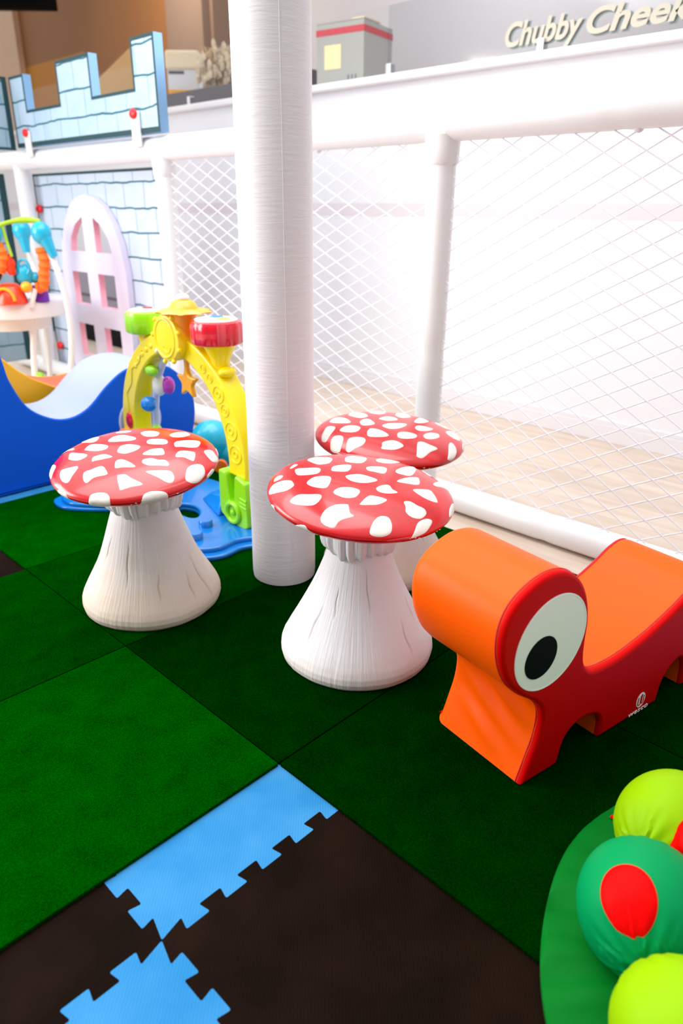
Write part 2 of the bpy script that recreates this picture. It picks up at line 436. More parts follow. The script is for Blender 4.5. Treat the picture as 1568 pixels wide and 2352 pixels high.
# ------------------------------------------------------------------ the room
b = MB(); b.box(-16, 3.5, -3.5, 8, -0.06, 0); struct('floor', b, M['wood'], 'pale washed wood laminate floor under and behind the play fence')
b = MB(); b.box(-12, 3.5, 3.4, 4.15, 0, 1.70); struct('wall_back', b, M['white_wall'], 'white half wall behind the netted fence')
b = MB()
b.box(-12, 3.5, 3.383, 3.4, 0, 0.085); b.box(-12, 3.5, 3.389, 3.4, 0.085, 0.108)
struct('baseboard_back', b, M['white_trim'], 'cream white baseboard along the foot of the half wall', bevel=0.003)
b = MB(); b.box(-12, 3.5, 3.355, 4.17, 1.70, 1.742); struct('trim_1', b, M['white_trim'], 'white ledge capping the half wall', bevel=0.012)
b = MB(); b.box(-7.1, 6, 6.0, 6.1, 0, 5); struct('wall_far', b, M['far_white'], 'pale far wall seen above the ledge glass')
b = MB(); b.box(-18, -7.75, 5.2, 5.3, 2.86, 5.5); b.box(-9.6, -7.75, 5.2, 5.3, 0, 2.86); struct('wall_left', b, M['brown_wall'], 'brown upper wall behind the castle battlements')
b = MB(); b.box(-7.75, -7.1, 5.2, 5.3, 0, 5.5); b.box(-7.15, -7.05, 5.3, 6.05, 0, 5.5); struct('wall_recess', b, M['lit_wall'], 'brighter end of the brown wall, its light painted taupe, behind the dried flowers')
b = MB(); b.box(-18, -9.6, 5.2, 5.3, 0, 2.86); struct('wall_lower', b, M['orange_wall'], 'ochre orange wall below the brown one')
b = MB(); b.box(-14.5, -11.3, 5.12, 5.2, 0, 5.5); struct('wall_pillar', b, M['beige_wall'], 'beige pillar at the left edge of the photo')

b = MB(); b.box(-12, 3.5, 3.399, 3.4, 1.03, 1.10); struct('trim_2', b, mat('blush_wall_stripe', (224, 216, 220), 0.7), 'faint blush stripe along the half wall at rail height')
# jigsaw foam mats --------------------------------------------------
GX, GY, P = -0.724, 0.354, 0.786
def tooth_line(a, bnd, rev):
    """points (t, side) of a dovetail joint along a cell edge of length P; rev: measured from the far end"""
    pts = [(0.0, 0)]
    for k in range(9):
        c = 0.0605 + 0.0775 * k
        if c + 0.024 > P - 0.02: break
        pts += [(c - 0.0172, -1), (c - 0.0225, 1), (c + 0.0225, 1), (c + 0.0172, -1)]
    pts.append((P, 0))
    if rev: pts = [(P - t, s) for t, s in reversed(pts)]
    return pts
TH = 0.0115
def v_edge(i, j):   # vertical joint at x = GX+i*P from row j up; +s means towards +x
    rev = (j < 0)
    blue_left = ((i - 1 + j) % 2 == 1)
    sg = 1 if blue_left else -1
    x, y = GX + i * P, GY + j * P
    pts = tooth_line(0, 0, rev)
    return [(x + (0 if s == 0 and k in (0, len(pts) - 1) else s * TH * sg), y + t) for k, (t, s) in enumerate(pts)]
def h_edge(i, j):   # horizontal joint at y = GY+j*P from column i rightwards; +s towards +y
    rev = (i < 0)
    blue_below = ((i + j - 1) % 2 == 1)
    sg = 1 if blue_below else -1
    x, y = GX + i * P, GY + j * P
    pts = tooth_line(0, 0, rev)
    return [(x + t, y + (0 if s == 0 and k in (0, len(pts) - 1) else s * TH * sg)) for k, (t, s) in enumerate(pts)]
def rnd(poly, r=0.0035):
    out = []
    n = len(poly)
    for i in range(n):
        p = Vector(poly[i]); a = Vector(poly[i - 1]) - p; c = Vector(poly[(i + 1) % n]) - p
        ra = min(r, a.length * 0.4); rc = min(r, c.length * 0.4)
        p0 = p + a.normalized() * ra; p2 = p + c.normalized() * rc
        out += [p0, p0 * 0.25 + p * 0.5 + p2 * 0.25, p2]
    return out
def foam_tile(i, j, label):
    lo = h_edge(i, j); hi = h_edge(i, j + 1); le = v_edge(i, j); ri = v_edge(i + 1, j)
    poly = lo[:-1] + ri[:-1] + list(reversed(hi))[:-1] + list(reversed(le))[:-1]
    blue = ((i + j) % 2 == 1)
    cx, cy = GX + (i + .5) * P, GY + (j + .5) * P
    poly = rnd([(x - cx, y - cy) for x, y in poly])
    me = plate([poly], 0.012)
    o = link('foam_mat', me, M['foam_blue' if blue else 'foam_brown'], None, False)
    o.location = (cx, cy, 0)
    tag(o, label, 'foam mat', 'jigsaw foam mats under the carpet tiles')
foam_tile(-1, 0, 'sky blue jigsaw foam mat strip beside the green carpet corner, front centre')
foam_tile(0, 0, 'dark brown jigsaw foam mat between the blue strip and the plush caterpillar pad')
foam_tile(-1, -1, 'dark brown jigsaw foam mat at the bottom left corner of the photo')
foam_tile(0, -1, 'bright blue jigsaw foam mat with a toothed tip at the bottom edge')
foam_tile(-2, 0, 'faded brown jigsaw foam mat corner left of the stained mushroom stool')
foam_tile(-3, 0, 'blue foam mat showing as a strip in front of the blue soft ramp')
foam_tile(0, 1, 'blue foam mat barely showing at the right edge above the lime cushion')

# carpet tiles --------------------------------------------------------
def carpet_tile(i, j, mi, label):
    x0, y0 = -0.88 + 0.6 * i, 0.731 + 0.6 * j
    g = 0.0014
    b = MB(); b.box(-0.3 + g, 0.3 - g, -0.3 + g, 0.3 - g, 0, 0.008)
    o = b.build('carpet_tile', CARPET[mi], None, False, bevel=0.0016)
    o.location = (x0 + 0.3, y0 + 0.3, 0.012)
    tag(o, label, 'carpet tile', 'green carpet tiles laid over the foam mats')
carpet_tile(-1, -1, 2, 'lighter green carpet tile whose corner touches the tip of the blue foam strip')
carpet_tile(-1, 0, 1, 'dark green carpet tile between the two front mushroom stools')
carpet_tile(0, 0, 1, 'green carpet tile under the head of the orange ride-on toy')  # dark pile put in for the light falling off to the right
carpet_tile(-2, -1, 0, 'green carpet tile left of the stained stool foot, at the left edge')
carpet_tile(-2, 0, 0, 'green carpet tile under the stained mushroom stool')
carpet_tile(-3, 0, 2, 'bright green carpet tile between the brown mat corner and the blue ramp')
carpet_tile(-3, 1, 0, 'green carpet tile under the left half of the activity arch')
carpet_tile(-2, 1, 0, 'green carpet tile under the right half of the activity arch')
carpet_tile(-1, 1, 0, 'green carpet tile under the rear mushroom stool')
carpet_tile(0, 1, 1, 'green carpet tile darkened for light falloff behind the rear half of the ride-on toy')  # light falloff at this side carried by the dark pile colour

# ------------------------------------------------------------------ padded column
def col_fn(a, h, k): return 1 + 0.006 * noise.noise(Vector((math.cos(a) * 1.5, math.sin(a) * 1.5, h * 9)))
b = MB()
prof = [(0.085, 0.0), (0.094, 0.004)] + [(0.0955, 0.02 + 0.04 * k) for k in range(82)]
b.lathe(prof, 64, fn=col_fn)
col = thing('padded_column', 'tall white vinyl-wrapped round column rising between the mushroom stools', 'column', (-1.496, 1.289, 0.02))
b.build('padding', M['wrap'], col)
b = MB(); a_ = math.atan2(-0.55, 1.0); b.tube([(0.0958 * math.cos(a_ + .004 * math.sin(q)), 0.0958 * math.sin(a_ + .004 * math.sin(q)), 0.03 + q * 0.08) for q in range(40)], 0.0012, 6); b.build('wrap_seam', M['wrap'], col)

# ------------------------------------------------------------------ play fence
YF = 2.12
fence = thing('play_fence', 'white padded pipe play fence with diamond netting in front of the half wall', 'fence', (-2.4, YF, 0))
def pipe(name, p0, p1, r, mm=M['pipe'], n=32, joints=()):
    b = MB(); L = (Vector(p1) - Vector(p0)).length; K = max(int(L / 0.03), 4)
    pts = []; rs = []
    for k in range(K + 1):
        t = k / K; pts.append(Vector(p0).lerp(Vector(p1), t))
        q = 1 + 0.012 * noise.noise(Vector((t * L * 3.0, r * 40, 2)))
        for jt in joints:
            if abs(t * L - jt) < 0.02: q *= 0.95
        rs.append(r * q)
    b.tube(pts, rs, n)
    return b.build(name, mm, fence, world=True)
pipe('top_rail', (-5.3, YF, 1.325), (1.2, YF, 1.322), 0.054, joints=(0.45, 1.98, 3.62, 4.3, 5.6))
pipe('bottom_rail', (-5.3, YF, 0.052), (1.2, YF, 0.052), 0.05, joints=(1.2, 2.6, 4.25, 5.5))
POSTS = (-4.86, -3.265, -1.606, 0.04)
for x in POSTS: pipe('post', (x, YF, 0.06), (x, YF, 1.30), 0.048, joints=(0.53,))
for x in POSTS[1:3]:
    b = MB(); b.lathe([(0.049, 0), (0.055, 0.01), (0.057, 0.06), (0.06, 0.09), (0.05, 0.1)], 32, (x, YF, 1.2)); b.build('post_collar', M['pipe'], fence, world=True)
def net(x0, x1, z0, z1, nx, nz, hx, hz):
    b = MB(); s = hz / hx; w = 0.0022
    for sg in (1, -1):
        c0 = nz - sg * s * nx
        cs = [z - sg * s * x for x in (x0, x1) for z in (z0, z1)]
        k0 = math.floor((min(cs) - c0) / (2 * hz)); k1 = math.ceil((max(cs) - c0) / (2 * hz))
        for k in range(k0, k1 + 1):
            c = c0 + 2 * hz * k
            xa, xb = sorted(((z0 - c) / (sg * s), (z1 - c) / (sg * s)))
            xa, xb = max(xa, x0), min(xb, x1)
            if xb - xa < 0.01: continue
            K = max(1, int((xb - xa) / 0.3))
            for q in range(K):
                A = xa + (xb - xa) * q / K; B = xa + (xb - xa) * (q + 1) / K
                b.tube([(A, YF + sg * 0.0008, sg * s * A + c), (B, YF + sg * 0.0008, sg * s * B + c)], w, 5, caps=False)
    b.build('netting', M['cord'], fence, world=True)
net(-1.56, -0.01, 0.095, 1.28, -0.86, 0.379, 0.0605, 0.0335)
net(-3.22, -1.65, 0.095, 1.28, -2.035, 1.081, 0.0635, 0.030)
net(0.09, 1.2, 0.095, 1.28, 0.2, 0.379, 0.0605, 0.0335)
for x in (-2.2, -0.95):
    b = MB(); b.ball((x, YF, 1.272), (0.014, 0.014, 0.012), 12, 8); b.build('cord_knot', M['cord'], fence, world=True)

# ------------------------------------------------------------------ castle panels
def face_mats(me, yaxis, front, side):
    """material 0 for faces whose normal points along the axis, 1 for the cut edges"""
    for p in me.polygons: p.material_index = 0 if abs(p.normal[yaxis]) > 0.7 else 1
castle = thing('castle_battlement', 'pale blue painted castle battlement board bolted above the fence rail, top left', 'play castle', (-3.95, 2.06, 1.385))
ol = [(-4.72, 1.385), (-3.18, 1.385), (-3.18, 1.775), (-3.378, 1.775), (-3.378, 1.575), (-3.77, 1.575), (-3.77, 1.765), (-4.13, 1.765), (-4.13, 1.57), (-4.53, 1.57), (-4.53, 1.75), (-4.72, 1.75)]
me = plate([ol], 0.046); me.transform(XZ); me.transform(Matrix.Translation((0, 2.06, 0))); face_mats(me, 1, 0, 1)
link('battlement_board', me, [M['brick_top'], M['blue_foam_board']], castle, False, world=True)
def outline_strip(loop, w, y, closed=True):
    """painted outline, a thin band just inside a panel edge"""
    b = MB(); n = len(loop)
    area2 = sum(loop[i][0] * loop[(i + 1) % n][1] - loop[(i + 1) % n][0] * loop[i][1] for i in range(n))
    sg = 1 if area2 > 0 else -1
    inn = []
    for i in range(n):
        p = Vector(loop[i]); a = (p - Vector(loop[i - 1])).normalized(); c = (Vector(loop[(i + 1) % n]) - p).normalized()
        na = Vector((-a.y, a.x)) * sg; nc = Vector((-c.y, c.x)) * sg
        d = (na + nc); d = d / max(d.dot(na), 0.3)
        inn.append(p + d * w)
    for i in range(n):
        j = (i + 1) % n
        q = [loop[i], loop[j], tuple(inn[j]), tuple(inn[i])]
        b.add([(u, y, v) for u, v in q] + [(u, y - 0.0008, v) for u, v in q], [(0, 1, 2, 3), (4, 5, 6, 7), (0, 1, 5, 4), (1, 2, 6, 5), (2, 3, 7, 6), (3, 0, 4, 7)])
    return b
outline_strip(ol, 0.014, 2.0598).build('painted_outline', M['teal_line'], castle, False, world=True)
b = MB(); b.box(-4.72, -3.18, 2.058, 2.0598, 1.385, 1.408); b.build('painted_outline', M['teal_line'], castle, False, world=True)
def bracket(x, z, par, zl):
    b = MB(); b.box(x - 0.035, x + 0.035, 2.046, 2.0585, zl, z + 0.01); br = b.build('white_bracket', M['white_pl'], par, True, 0.004, world=True)
    b = MB(); b.ball((x, 2.043, z), (0.03, 0.014, 0.022)); b.build('red_bolt_cap', M['red_bolt'], par, world=True)
bracket(-4.56, 1.456, castle, 1.33); bracket(-3.375, 1.47, castle, 1.33)

side = thing('castle_side_wall', 'castle board with its shade painted blue-grey, turned towards the camera at the left edge', 'play castle', (-4.8, 1.6, 0.1))
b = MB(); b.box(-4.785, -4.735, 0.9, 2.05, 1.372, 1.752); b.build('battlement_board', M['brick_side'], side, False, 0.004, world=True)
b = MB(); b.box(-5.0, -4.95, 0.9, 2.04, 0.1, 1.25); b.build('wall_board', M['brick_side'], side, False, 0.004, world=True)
b = MB(); b.box(-4.735, -4.732, 2.022, 2.05, 1.372, 1.752); b.box(-4.735, -4.732, 0.9, 2.022, 1.372, 1.386); b.box(-4.735, -4.732, 0.9, 2.022, 1.738, 1.752)
b.box(-4.95, -4.947, 2.0, 2.04, 0.1, 1.25); b.build('painted_outline', M['teal_line'], side, False, world=True)
b = MB(); b.ball((-4.79, 1.97, 0.5), (0.02, 0.03, 0.025)); b.build('red_bolt_cap', M['red_bolt'], side, world=True)

wallp = thing('castle_wall', 'pale blue block-painted castle wall board behind the fence posts, around the arched door', 'play castle', (-4.1, 2.2, 0.0))
holes = [[(-4.55, 0.06), (-3.87, 0.06), (-3.86, 0.72), (-3.91, 0.86), (-3.97, 0.95), (-4.06, 1.02), (-4.19, 1.06), (-4.32, 1.04), (-4.43, 0.96), (-4.50, 0.86), (-4.55, 0.72)]]
me = plate([[(-4.9, 0.01), (-3.41, 0.01), (-3.41, 1.253), (-4.9, 1.253)]] + holes, 0.03)
me.transform(XZ); me.transform(Matrix.Translation((0, 2.2, 0))); face_mats(me, 1, 0, 1)
link('wall_board', me, [M['brick_low'], M['blue_foam_board']], wallp, False, world=True)
outline_strip([(-4.9, 0.01), (-3.41, 0.01), (-3.41, 1.253), (-4.9, 1.253)], 0.014, 2.1998).build('painted_outline', M['teal_line'], wallp, False, world=True)
for x, z in ((-4.84, 1.05), (-4.82, 0.19)):
    b = MB(); b.ball((x, 2.185, z), (0.038, 0.016, 0.026)); b.build('red_bolt_cap', M['red_bolt'], wallp, world=True)
def arch_top(x0, x1, zb, zs, zt, n=20):
    cx = (x0 + x1) / 2; return [(x0, zb)] + [(x1, zb)] + [(cx + (x1 - x0) / 2 * math.cos(a), zs + (zt - zs) * math.sin(a)) for a in [PI * q / n for q in range(n + 1)]]
outer = [(-4.57, 0.02), (-3.82, 0.02), (-3.80, 0.4), (-3.80, 0.72), (-3.84, 0.88), (-3.90, 0.99), (-3.98, 1.07), (-4.08, 1.115), (-4.19, 1.13), (-4.30, 1.11), (-4.39, 1.06), (-4.47, 0.97), (-4.53, 0.86), (-4.57, 0.72), (-4.58, 0.4)]
dh = [[(-4.42, 0.82), (-4.40, 0.90), (-4.33, 0.97), (-4.24, 1.01), (-4.24, 0.82)], [(-4.11, 1.01), (-4.03, 0.97), (-3.96, 0.90), (-3.93, 0.82), (-4.11, 0.82)],
      [(-4.44, 0.51), (-4.25, 0.51), (-4.25, 0.70), (-4.44, 0.70)], [(-4.12, 0.51), (-3.93, 0.51), (-3.93, 0.70), (-4.12, 0.70)],
      [(-4.44, 0.19), (-4.25, 0.19), (-4.25, 0.39), (-4.44, 0.39)], [(-4.12, 0.19), (-3.93, 0.19), (-3.93, 0.39), (-4.12, 0.39)]]
door = thing('play_door', 'pale lavender arched play door with six pink-edged openings in the castle wall', 'play door', (-4.19, 2.15, 0.02))
me = plate([outer] + dh, 0.038); me.transform(XZ); me.transform(Matrix.Translation((0, 2.160, 0)))
for p in me.polygons:   # only the cut edges of the openings are pink
    c = p.center
    p.material_index = 1 if abs(p.normal.y) < 0.7 and any(min(q[0] for q in L) - .01 < c.x < max(q[0] for q in L) + .01 and min(q[1] for q in L) - .01 < c.z < max(q[1] for q in L) + .01 for L in dh) else 0
link('door_leaf', me, [M['lavender'], M['pink']], door, False, world=True)

cab = thing('storage_cabinet', 'low grey cabinet with black base seen through the play door openings', 'cabinet', (-5.9, 3.1, 0))
b = MB(); b.box(-6.7, -5.3, 2.95, 3.35, 0.17, 0.62); b.build('carcass', M['grey_box'], cab, False, 0.006, world=True)
b = MB(); b.box(-6.68, -5.32, 2.97, 3.35, 0.0, 0.17); b.build('plinth', M['black'], cab, False, world=True)
b = MB(); b.box(-6.7, -5.3, 2.945, 2.952, 0.38, 0.40); b.build('shelf_edge', M['counter_dark'], cab, False, world=True)

# ------------------------------------------------------------------ glass screen and what stands behind it
gl = thing('glass_screen', 'clear glass screen with cream lettering clipped along the white ledge', 'glass screen', (-3, 3.43, 1.742))
b = MB(); b.box(-11, -3.02, 3.43, 3.438, 1.745, 2.07); b.build('glass_pane', M['glass'], gl, False, world=True)
b = MB(); b.box(-3.01, 3.4, 3.43, 3.438, 1.745, 2.07); o = b.build('glass_pane', M['glass_grey'], gl, False, world=True); o['label'] = 'glass pane with the lettering, tinted grey for its ceiling reflection'
for x in (-4.88, -2.99, -2.06, -1.1):
    b = MB(); b.box(x - 0.018, x + 0.018, 3.412, 3.452, 1.742, 1.80); b.build('clip', M['metal'], gl, False, 0.003, world=True)
def lettering(body, cx, z, size, width, y=3.4285):
    me = text_mesh(body, size, 0.0008, width, shear=0.25, bold=0.004); me.transform(XZ); me.transform(Matrix.Translation((cx, y, z)))
    link('lettering', me, M['letter'], gl, False, world=True)
    me = text_mesh(body, size, 0.0008, width, shear=0.25, bold=0.006); me.transform(XZ); me.transform(Matrix.Translation((cx + 0.008, y + 0.0105, z - 0.006)))
    link('lettering_shadow', me, M['letter_shadow'], gl, False, world=True)
lettering("Chubby", -2.08, 1.79, 0.135, 0.40)
lettering("Cheek's Cafe", -1.40, 1.79, 0.135, 0.92)
for cx, cz, r in ((-1.80, 2.06, 0.10), (-1.50, 2.07, 0.075)):
    b = MB(); pts = [(cx + r * math.cos(a), 3.428, cz + r * math.sin(a)) for a in [PI + PI * q / 24 for q in range(25)]]
    b.tube([p for p in pts if p[2] < 2.068], 0.008, 8); b.build('round_emblem', M['letter_shadow'], gl, world=True)

bx = thing('carton', 'white carton with a red printed band on the ledge right of the column', 'box', (-3.32, 3.57, 1.742), math.radians(10))
b = MB(); b.box(-0.34, 0, 0, 0.32, 0, 0.335); o_ = b.build('carton_body', M['carton'], bx, False, 0.003)
b = MB(); b.box(-0.342, 0.002, -0.002, 0.322, 0.275, 0.308); b.build('printed_band', M['band_red'], bx, False)
b = MB(); b.box(-0.28, -0.16, -0.003, 0.0, 0.10, 0.225); b.build('glow_patch', M['yellow_glow'], bx, False)  # pale yellow patch painting a warm lamp glow on the carton
me = text_mesh('|||', 0.05, 0.0005, 0.06); me.transform(XZ); me.transform(Matrix.Translation((-0.08, -0.003, 0.03))); link('printed_mark', me, M['ink'], bx, False)
b = MB(); b.box(-0.34, 0, 0.0, 0.16, 0.335, 0.341); b.build('flap', M['carton_side'], bx, False)
b = MB(); b.box(-0.10, -0.01, 0.02, 0.2, 0.341, 0.352); b.build('loose_paper', M['cream'], bx, False)

FR = math.radians(44.14)
pl = thing('slate_trough', 'long dark slate trough on the ledge left of the column', 'trough', (-5.0, 3.72, 1.742))
b = MB(); b.box(-1.9, 1.22, -0.13, 0.2, 0, 0.135); b.build('trough_body', M['counter_dark'], pl, False, 0.004)
dh_ = thing('display_box', 'cream and amber wooden display box standing left of the dried flowers', 'box', (-5.42, 3.75, 1.877), FR)
b = MB(); b.box(-0.10, 0.14, -0.09, 0.09, 0, 0.035); b.build('base', M['amber'], dh_, False, 0.003)
b = MB(); b.box(-0.10, 0.14, -0.085, 0.085, 0.035, 0.17); b.build('box_body', M['white_trim'], dh_, False, 0.003)
b = MB(); b.box(-0.11, 0.15, -0.095, 0.095, 0.17, 0.30); b.build('lid', M['cream'], dh_, False, 0.02)
b = MB(); b.box(-0.09, 0.03, -0.0865, -0.085, 0.14, 0.162); b.build('dark_slot', M['counter_dark'], dh_, False)
hs = thing('gable_box', 'tan gable-topped wooden box seen between two castle merlons', 'box', (-6.31, 3.75, 1.877), FR)
b = MB(); b.add([(-0.2, -0.08, 0), (0.14, -0.08, 0), (0.14, -0.08, 0.22), (0.10, -0.08, 0.42), (-0.18, -0.08, 0.20), (-0.2, 0.08, 0), (0.14, 0.08, 0), (0.14, 0.08, 0.22), (0.10, 0.08, 0.42), (-0.18, 0.08, 0.20)],
            [(0, 1, 2, 3, 4), (5, 6, 7, 8, 9), (0, 1, 6, 5), (1, 2, 7, 6), (2, 3, 8, 7), (3, 4, 9, 8), (4, 0, 5, 9)]); b.build('box_body', M['tan'], hs, False, 0.004)
fl = thing('dried_flowers', 'bushy bunch of pale dried flowers against the left side of the column', 'dried flowers', (-5.0, 3.75, 1.877), FR)
b = MB()
for k in range(170):
    a, r_ = random.random() * 2 * PI, random.random() ** 0.5
    x, y = 0.18 * r_ * math.cos(a) + 0.05, 0.08 * r_ * math.sin(a)
    z = 0.06 + 0.24 * random.random() * (1 - 0.5 * r_ * r_)
    b.ball((x, y, z), (0.010 + 0.012 * random.random(), 0.014, 0.018 + 0.024 * random.random()), 8, 6, fn=lambda d: 1 + 0.3 * math.sin(d.x * 9 + d.z * 7))
o_ = b.build('blooms', M['dried'], fl); o_['kind'] = 'stuff'
b = MB()
for k in range(14): b.tube([(0.05, 0, 0), (0.05 + random.uniform(-.15, .15), random.uniform(-.05, .05), 0.28)], 0.003, 5)
b.build('stems', M['tan'], fl)
tv = thing('television', 'black television hanging at the top left corner above the beige pillar', 'television', (-9.4, 4.8, 3.19), FR)
b = MB(); b.box(-3.1, 0, -0.05, 0.05, 0, 0.9); b.build('housing', M['black'], tv, False, 0.01)
b = MB(); b.box(-3.0, -0.1, -0.056, -0.05, 0.09, 0.8); b.build('screen', M['screen'], tv, False)
b = MB(); b.box(-1.6, -1.4, 0.05, 0.4, 0.4, 0.5); b.build('wall_mount', M['black'], tv, False)
SPOTS_FRONT = [[(-0.967,-0.037),(-1.037,0.102),(-0.745,0.223),(-0.563,0.055),(-0.579,-0.054),(-0.67,-0.104)],[(-0.673,0.46),(-0.493,0.607),(-0.323,0.366),(-0.37,0.251),(-0.494,0.221)],[(-0.41,0.761),(-0.269,1.118),(-0.161,0.716),(-0.279,0.56)],[(-0.782,-0.384),(-0.674,-0.282),(-0.529,-0.171),(-0.446,-0.208),(-0.406,-0.308),(-0.495,-0.433),(-0.606,-0.491)],[(-0.437,0.001),(-0.341,0.173),(-0.215,-0.003),(-0.319,-0.124),(-0.383,-0.105)],[(-0.189,0.266),(-0.144,0.4),(-0.056,0.472),(0.054,0.299),(-0.04,0.229),(-0.11,0.196)],[(-0.005,0.699),(-0.035,1.196),(0.229,0.64),(0.157,0.478),(0.064,0.48)],[(-0.337,-0.561),(-0.373,-0.388),(-0.276,-0.26),(-0.2,-0.276),(-0.103,-0.411),(-0.086,-0.503),(-0.21,-0.578)],[(-0.143,-0.124),(-0.124,-0.016),(-0.054,0.063),(0.129,0.101),(0.131,-0.031),(0.067,-0.124),(-0.029,-0.161)],[(0.259,0.263),(0.245,0.454),(0.298,0.648),(0.355,0.62),(0.45,0.472),(0.362,0.337)],[(-0.764,-1.227),(-0.821,-0.976),(-0.708,-0.76),(-0.582,-0.651),(-0.477,-0.668),(-0.409,-0.737),(-0.454,-0.932)],[(0.04,-0.504),(0.005,-0.383),(0.063,-0.281),(0.152,-0.238),(0.214,-0.263),(0.264,-0.382),(0.233,-0.464),(0.165,-0.507)],[(0.252,-0.065),(0.238,0.04),(0.281,0.114),(0.375,0.071),(0.458,0.068),(0.409,-0.051),(0.326,-0.103)],[(0.491,0.292),(0.539,0.426),(0.61,0.529),(0.703,0.515),(0.893,0.409),(0.762,0.298),(0.594,0.267)],[(-0.232,-1.051),(-0.234,-0.85),(-0.125,-0.726),(-0.025,-0.634),(0.042,-0.696),(0.08,-0.857),(0.015,-0.966),(-0.133,-1.066)],[(0.378,-0.439),(0.323,-0.261),(0.369,-0.195),(0.5,-0.147),(0.52,-0.296),(0.47,-0.393),(0.408,-0.467)],[(0.306,-1.053),(0.228,-0.853),(0.229,-0.678),(0.302,-0.563),(0.349,-0.579),(0.456,-0.674),(0.536,-0.702),(0.509,-0.907),(0.582,-1.129),(0.495,-1.181),(0.393,-1.152)],[(0.627,-0.016),(0.662,0.056),(0.776,0.076),(0.892,0.109),(1.002,0.06),(1.052,-0.079),(0.959,-0.167),(0.821,-0.162),(0.72,-0.079)],[(0.931,-0.85),(0.778,-0.662),(0.703,-0.504),(0.724,-0.419),(0.813,-0.408),(0.979,-0.51),(1.128,-0.659),(1.148,-0.816),(1.047,-0.891)],[(1.514,-0.494),(1.234,-0.305),(1.093,-0.162),(1.089,-0.005),(1.194,0.05),(1.326,-0.048),(1.479,-0.206),(1.516,-0.335)],[(0.095,-1.828),(0.038,-1.826),(0.24,-1.46),(0.389,-1.657),(0.592,-1.791),(0.368,-1.826)],[(-0.692,-1.528),(-0.49,-1.424),(-0.489,-1.66),(-0.181,-1.778),(-0.343,-1.723),(-0.513,-1.644)],[(1.362,0.46),(1.163,0.536),(1.075,0.742),(1.126,0.888),(1.315,0.871),(1.405,0.623)],[(0.503,0.793),(0.496,1.228),(0.64,1.205),(0.817,1.157),(0.678,0.94),(0.578,0.754)],[(0.098,1.219),(0.181,1.227),(0.304,1.234),(0.298,1.046)],[(-0.862,-0.85),(-0.936,-0.728),(-0.814,-0.621),(-0.765,-0.715)],[(-0.916,-0.403),(-0.994,-0.266),(-0.903,-0.245),(-0.868,-0.371)]]
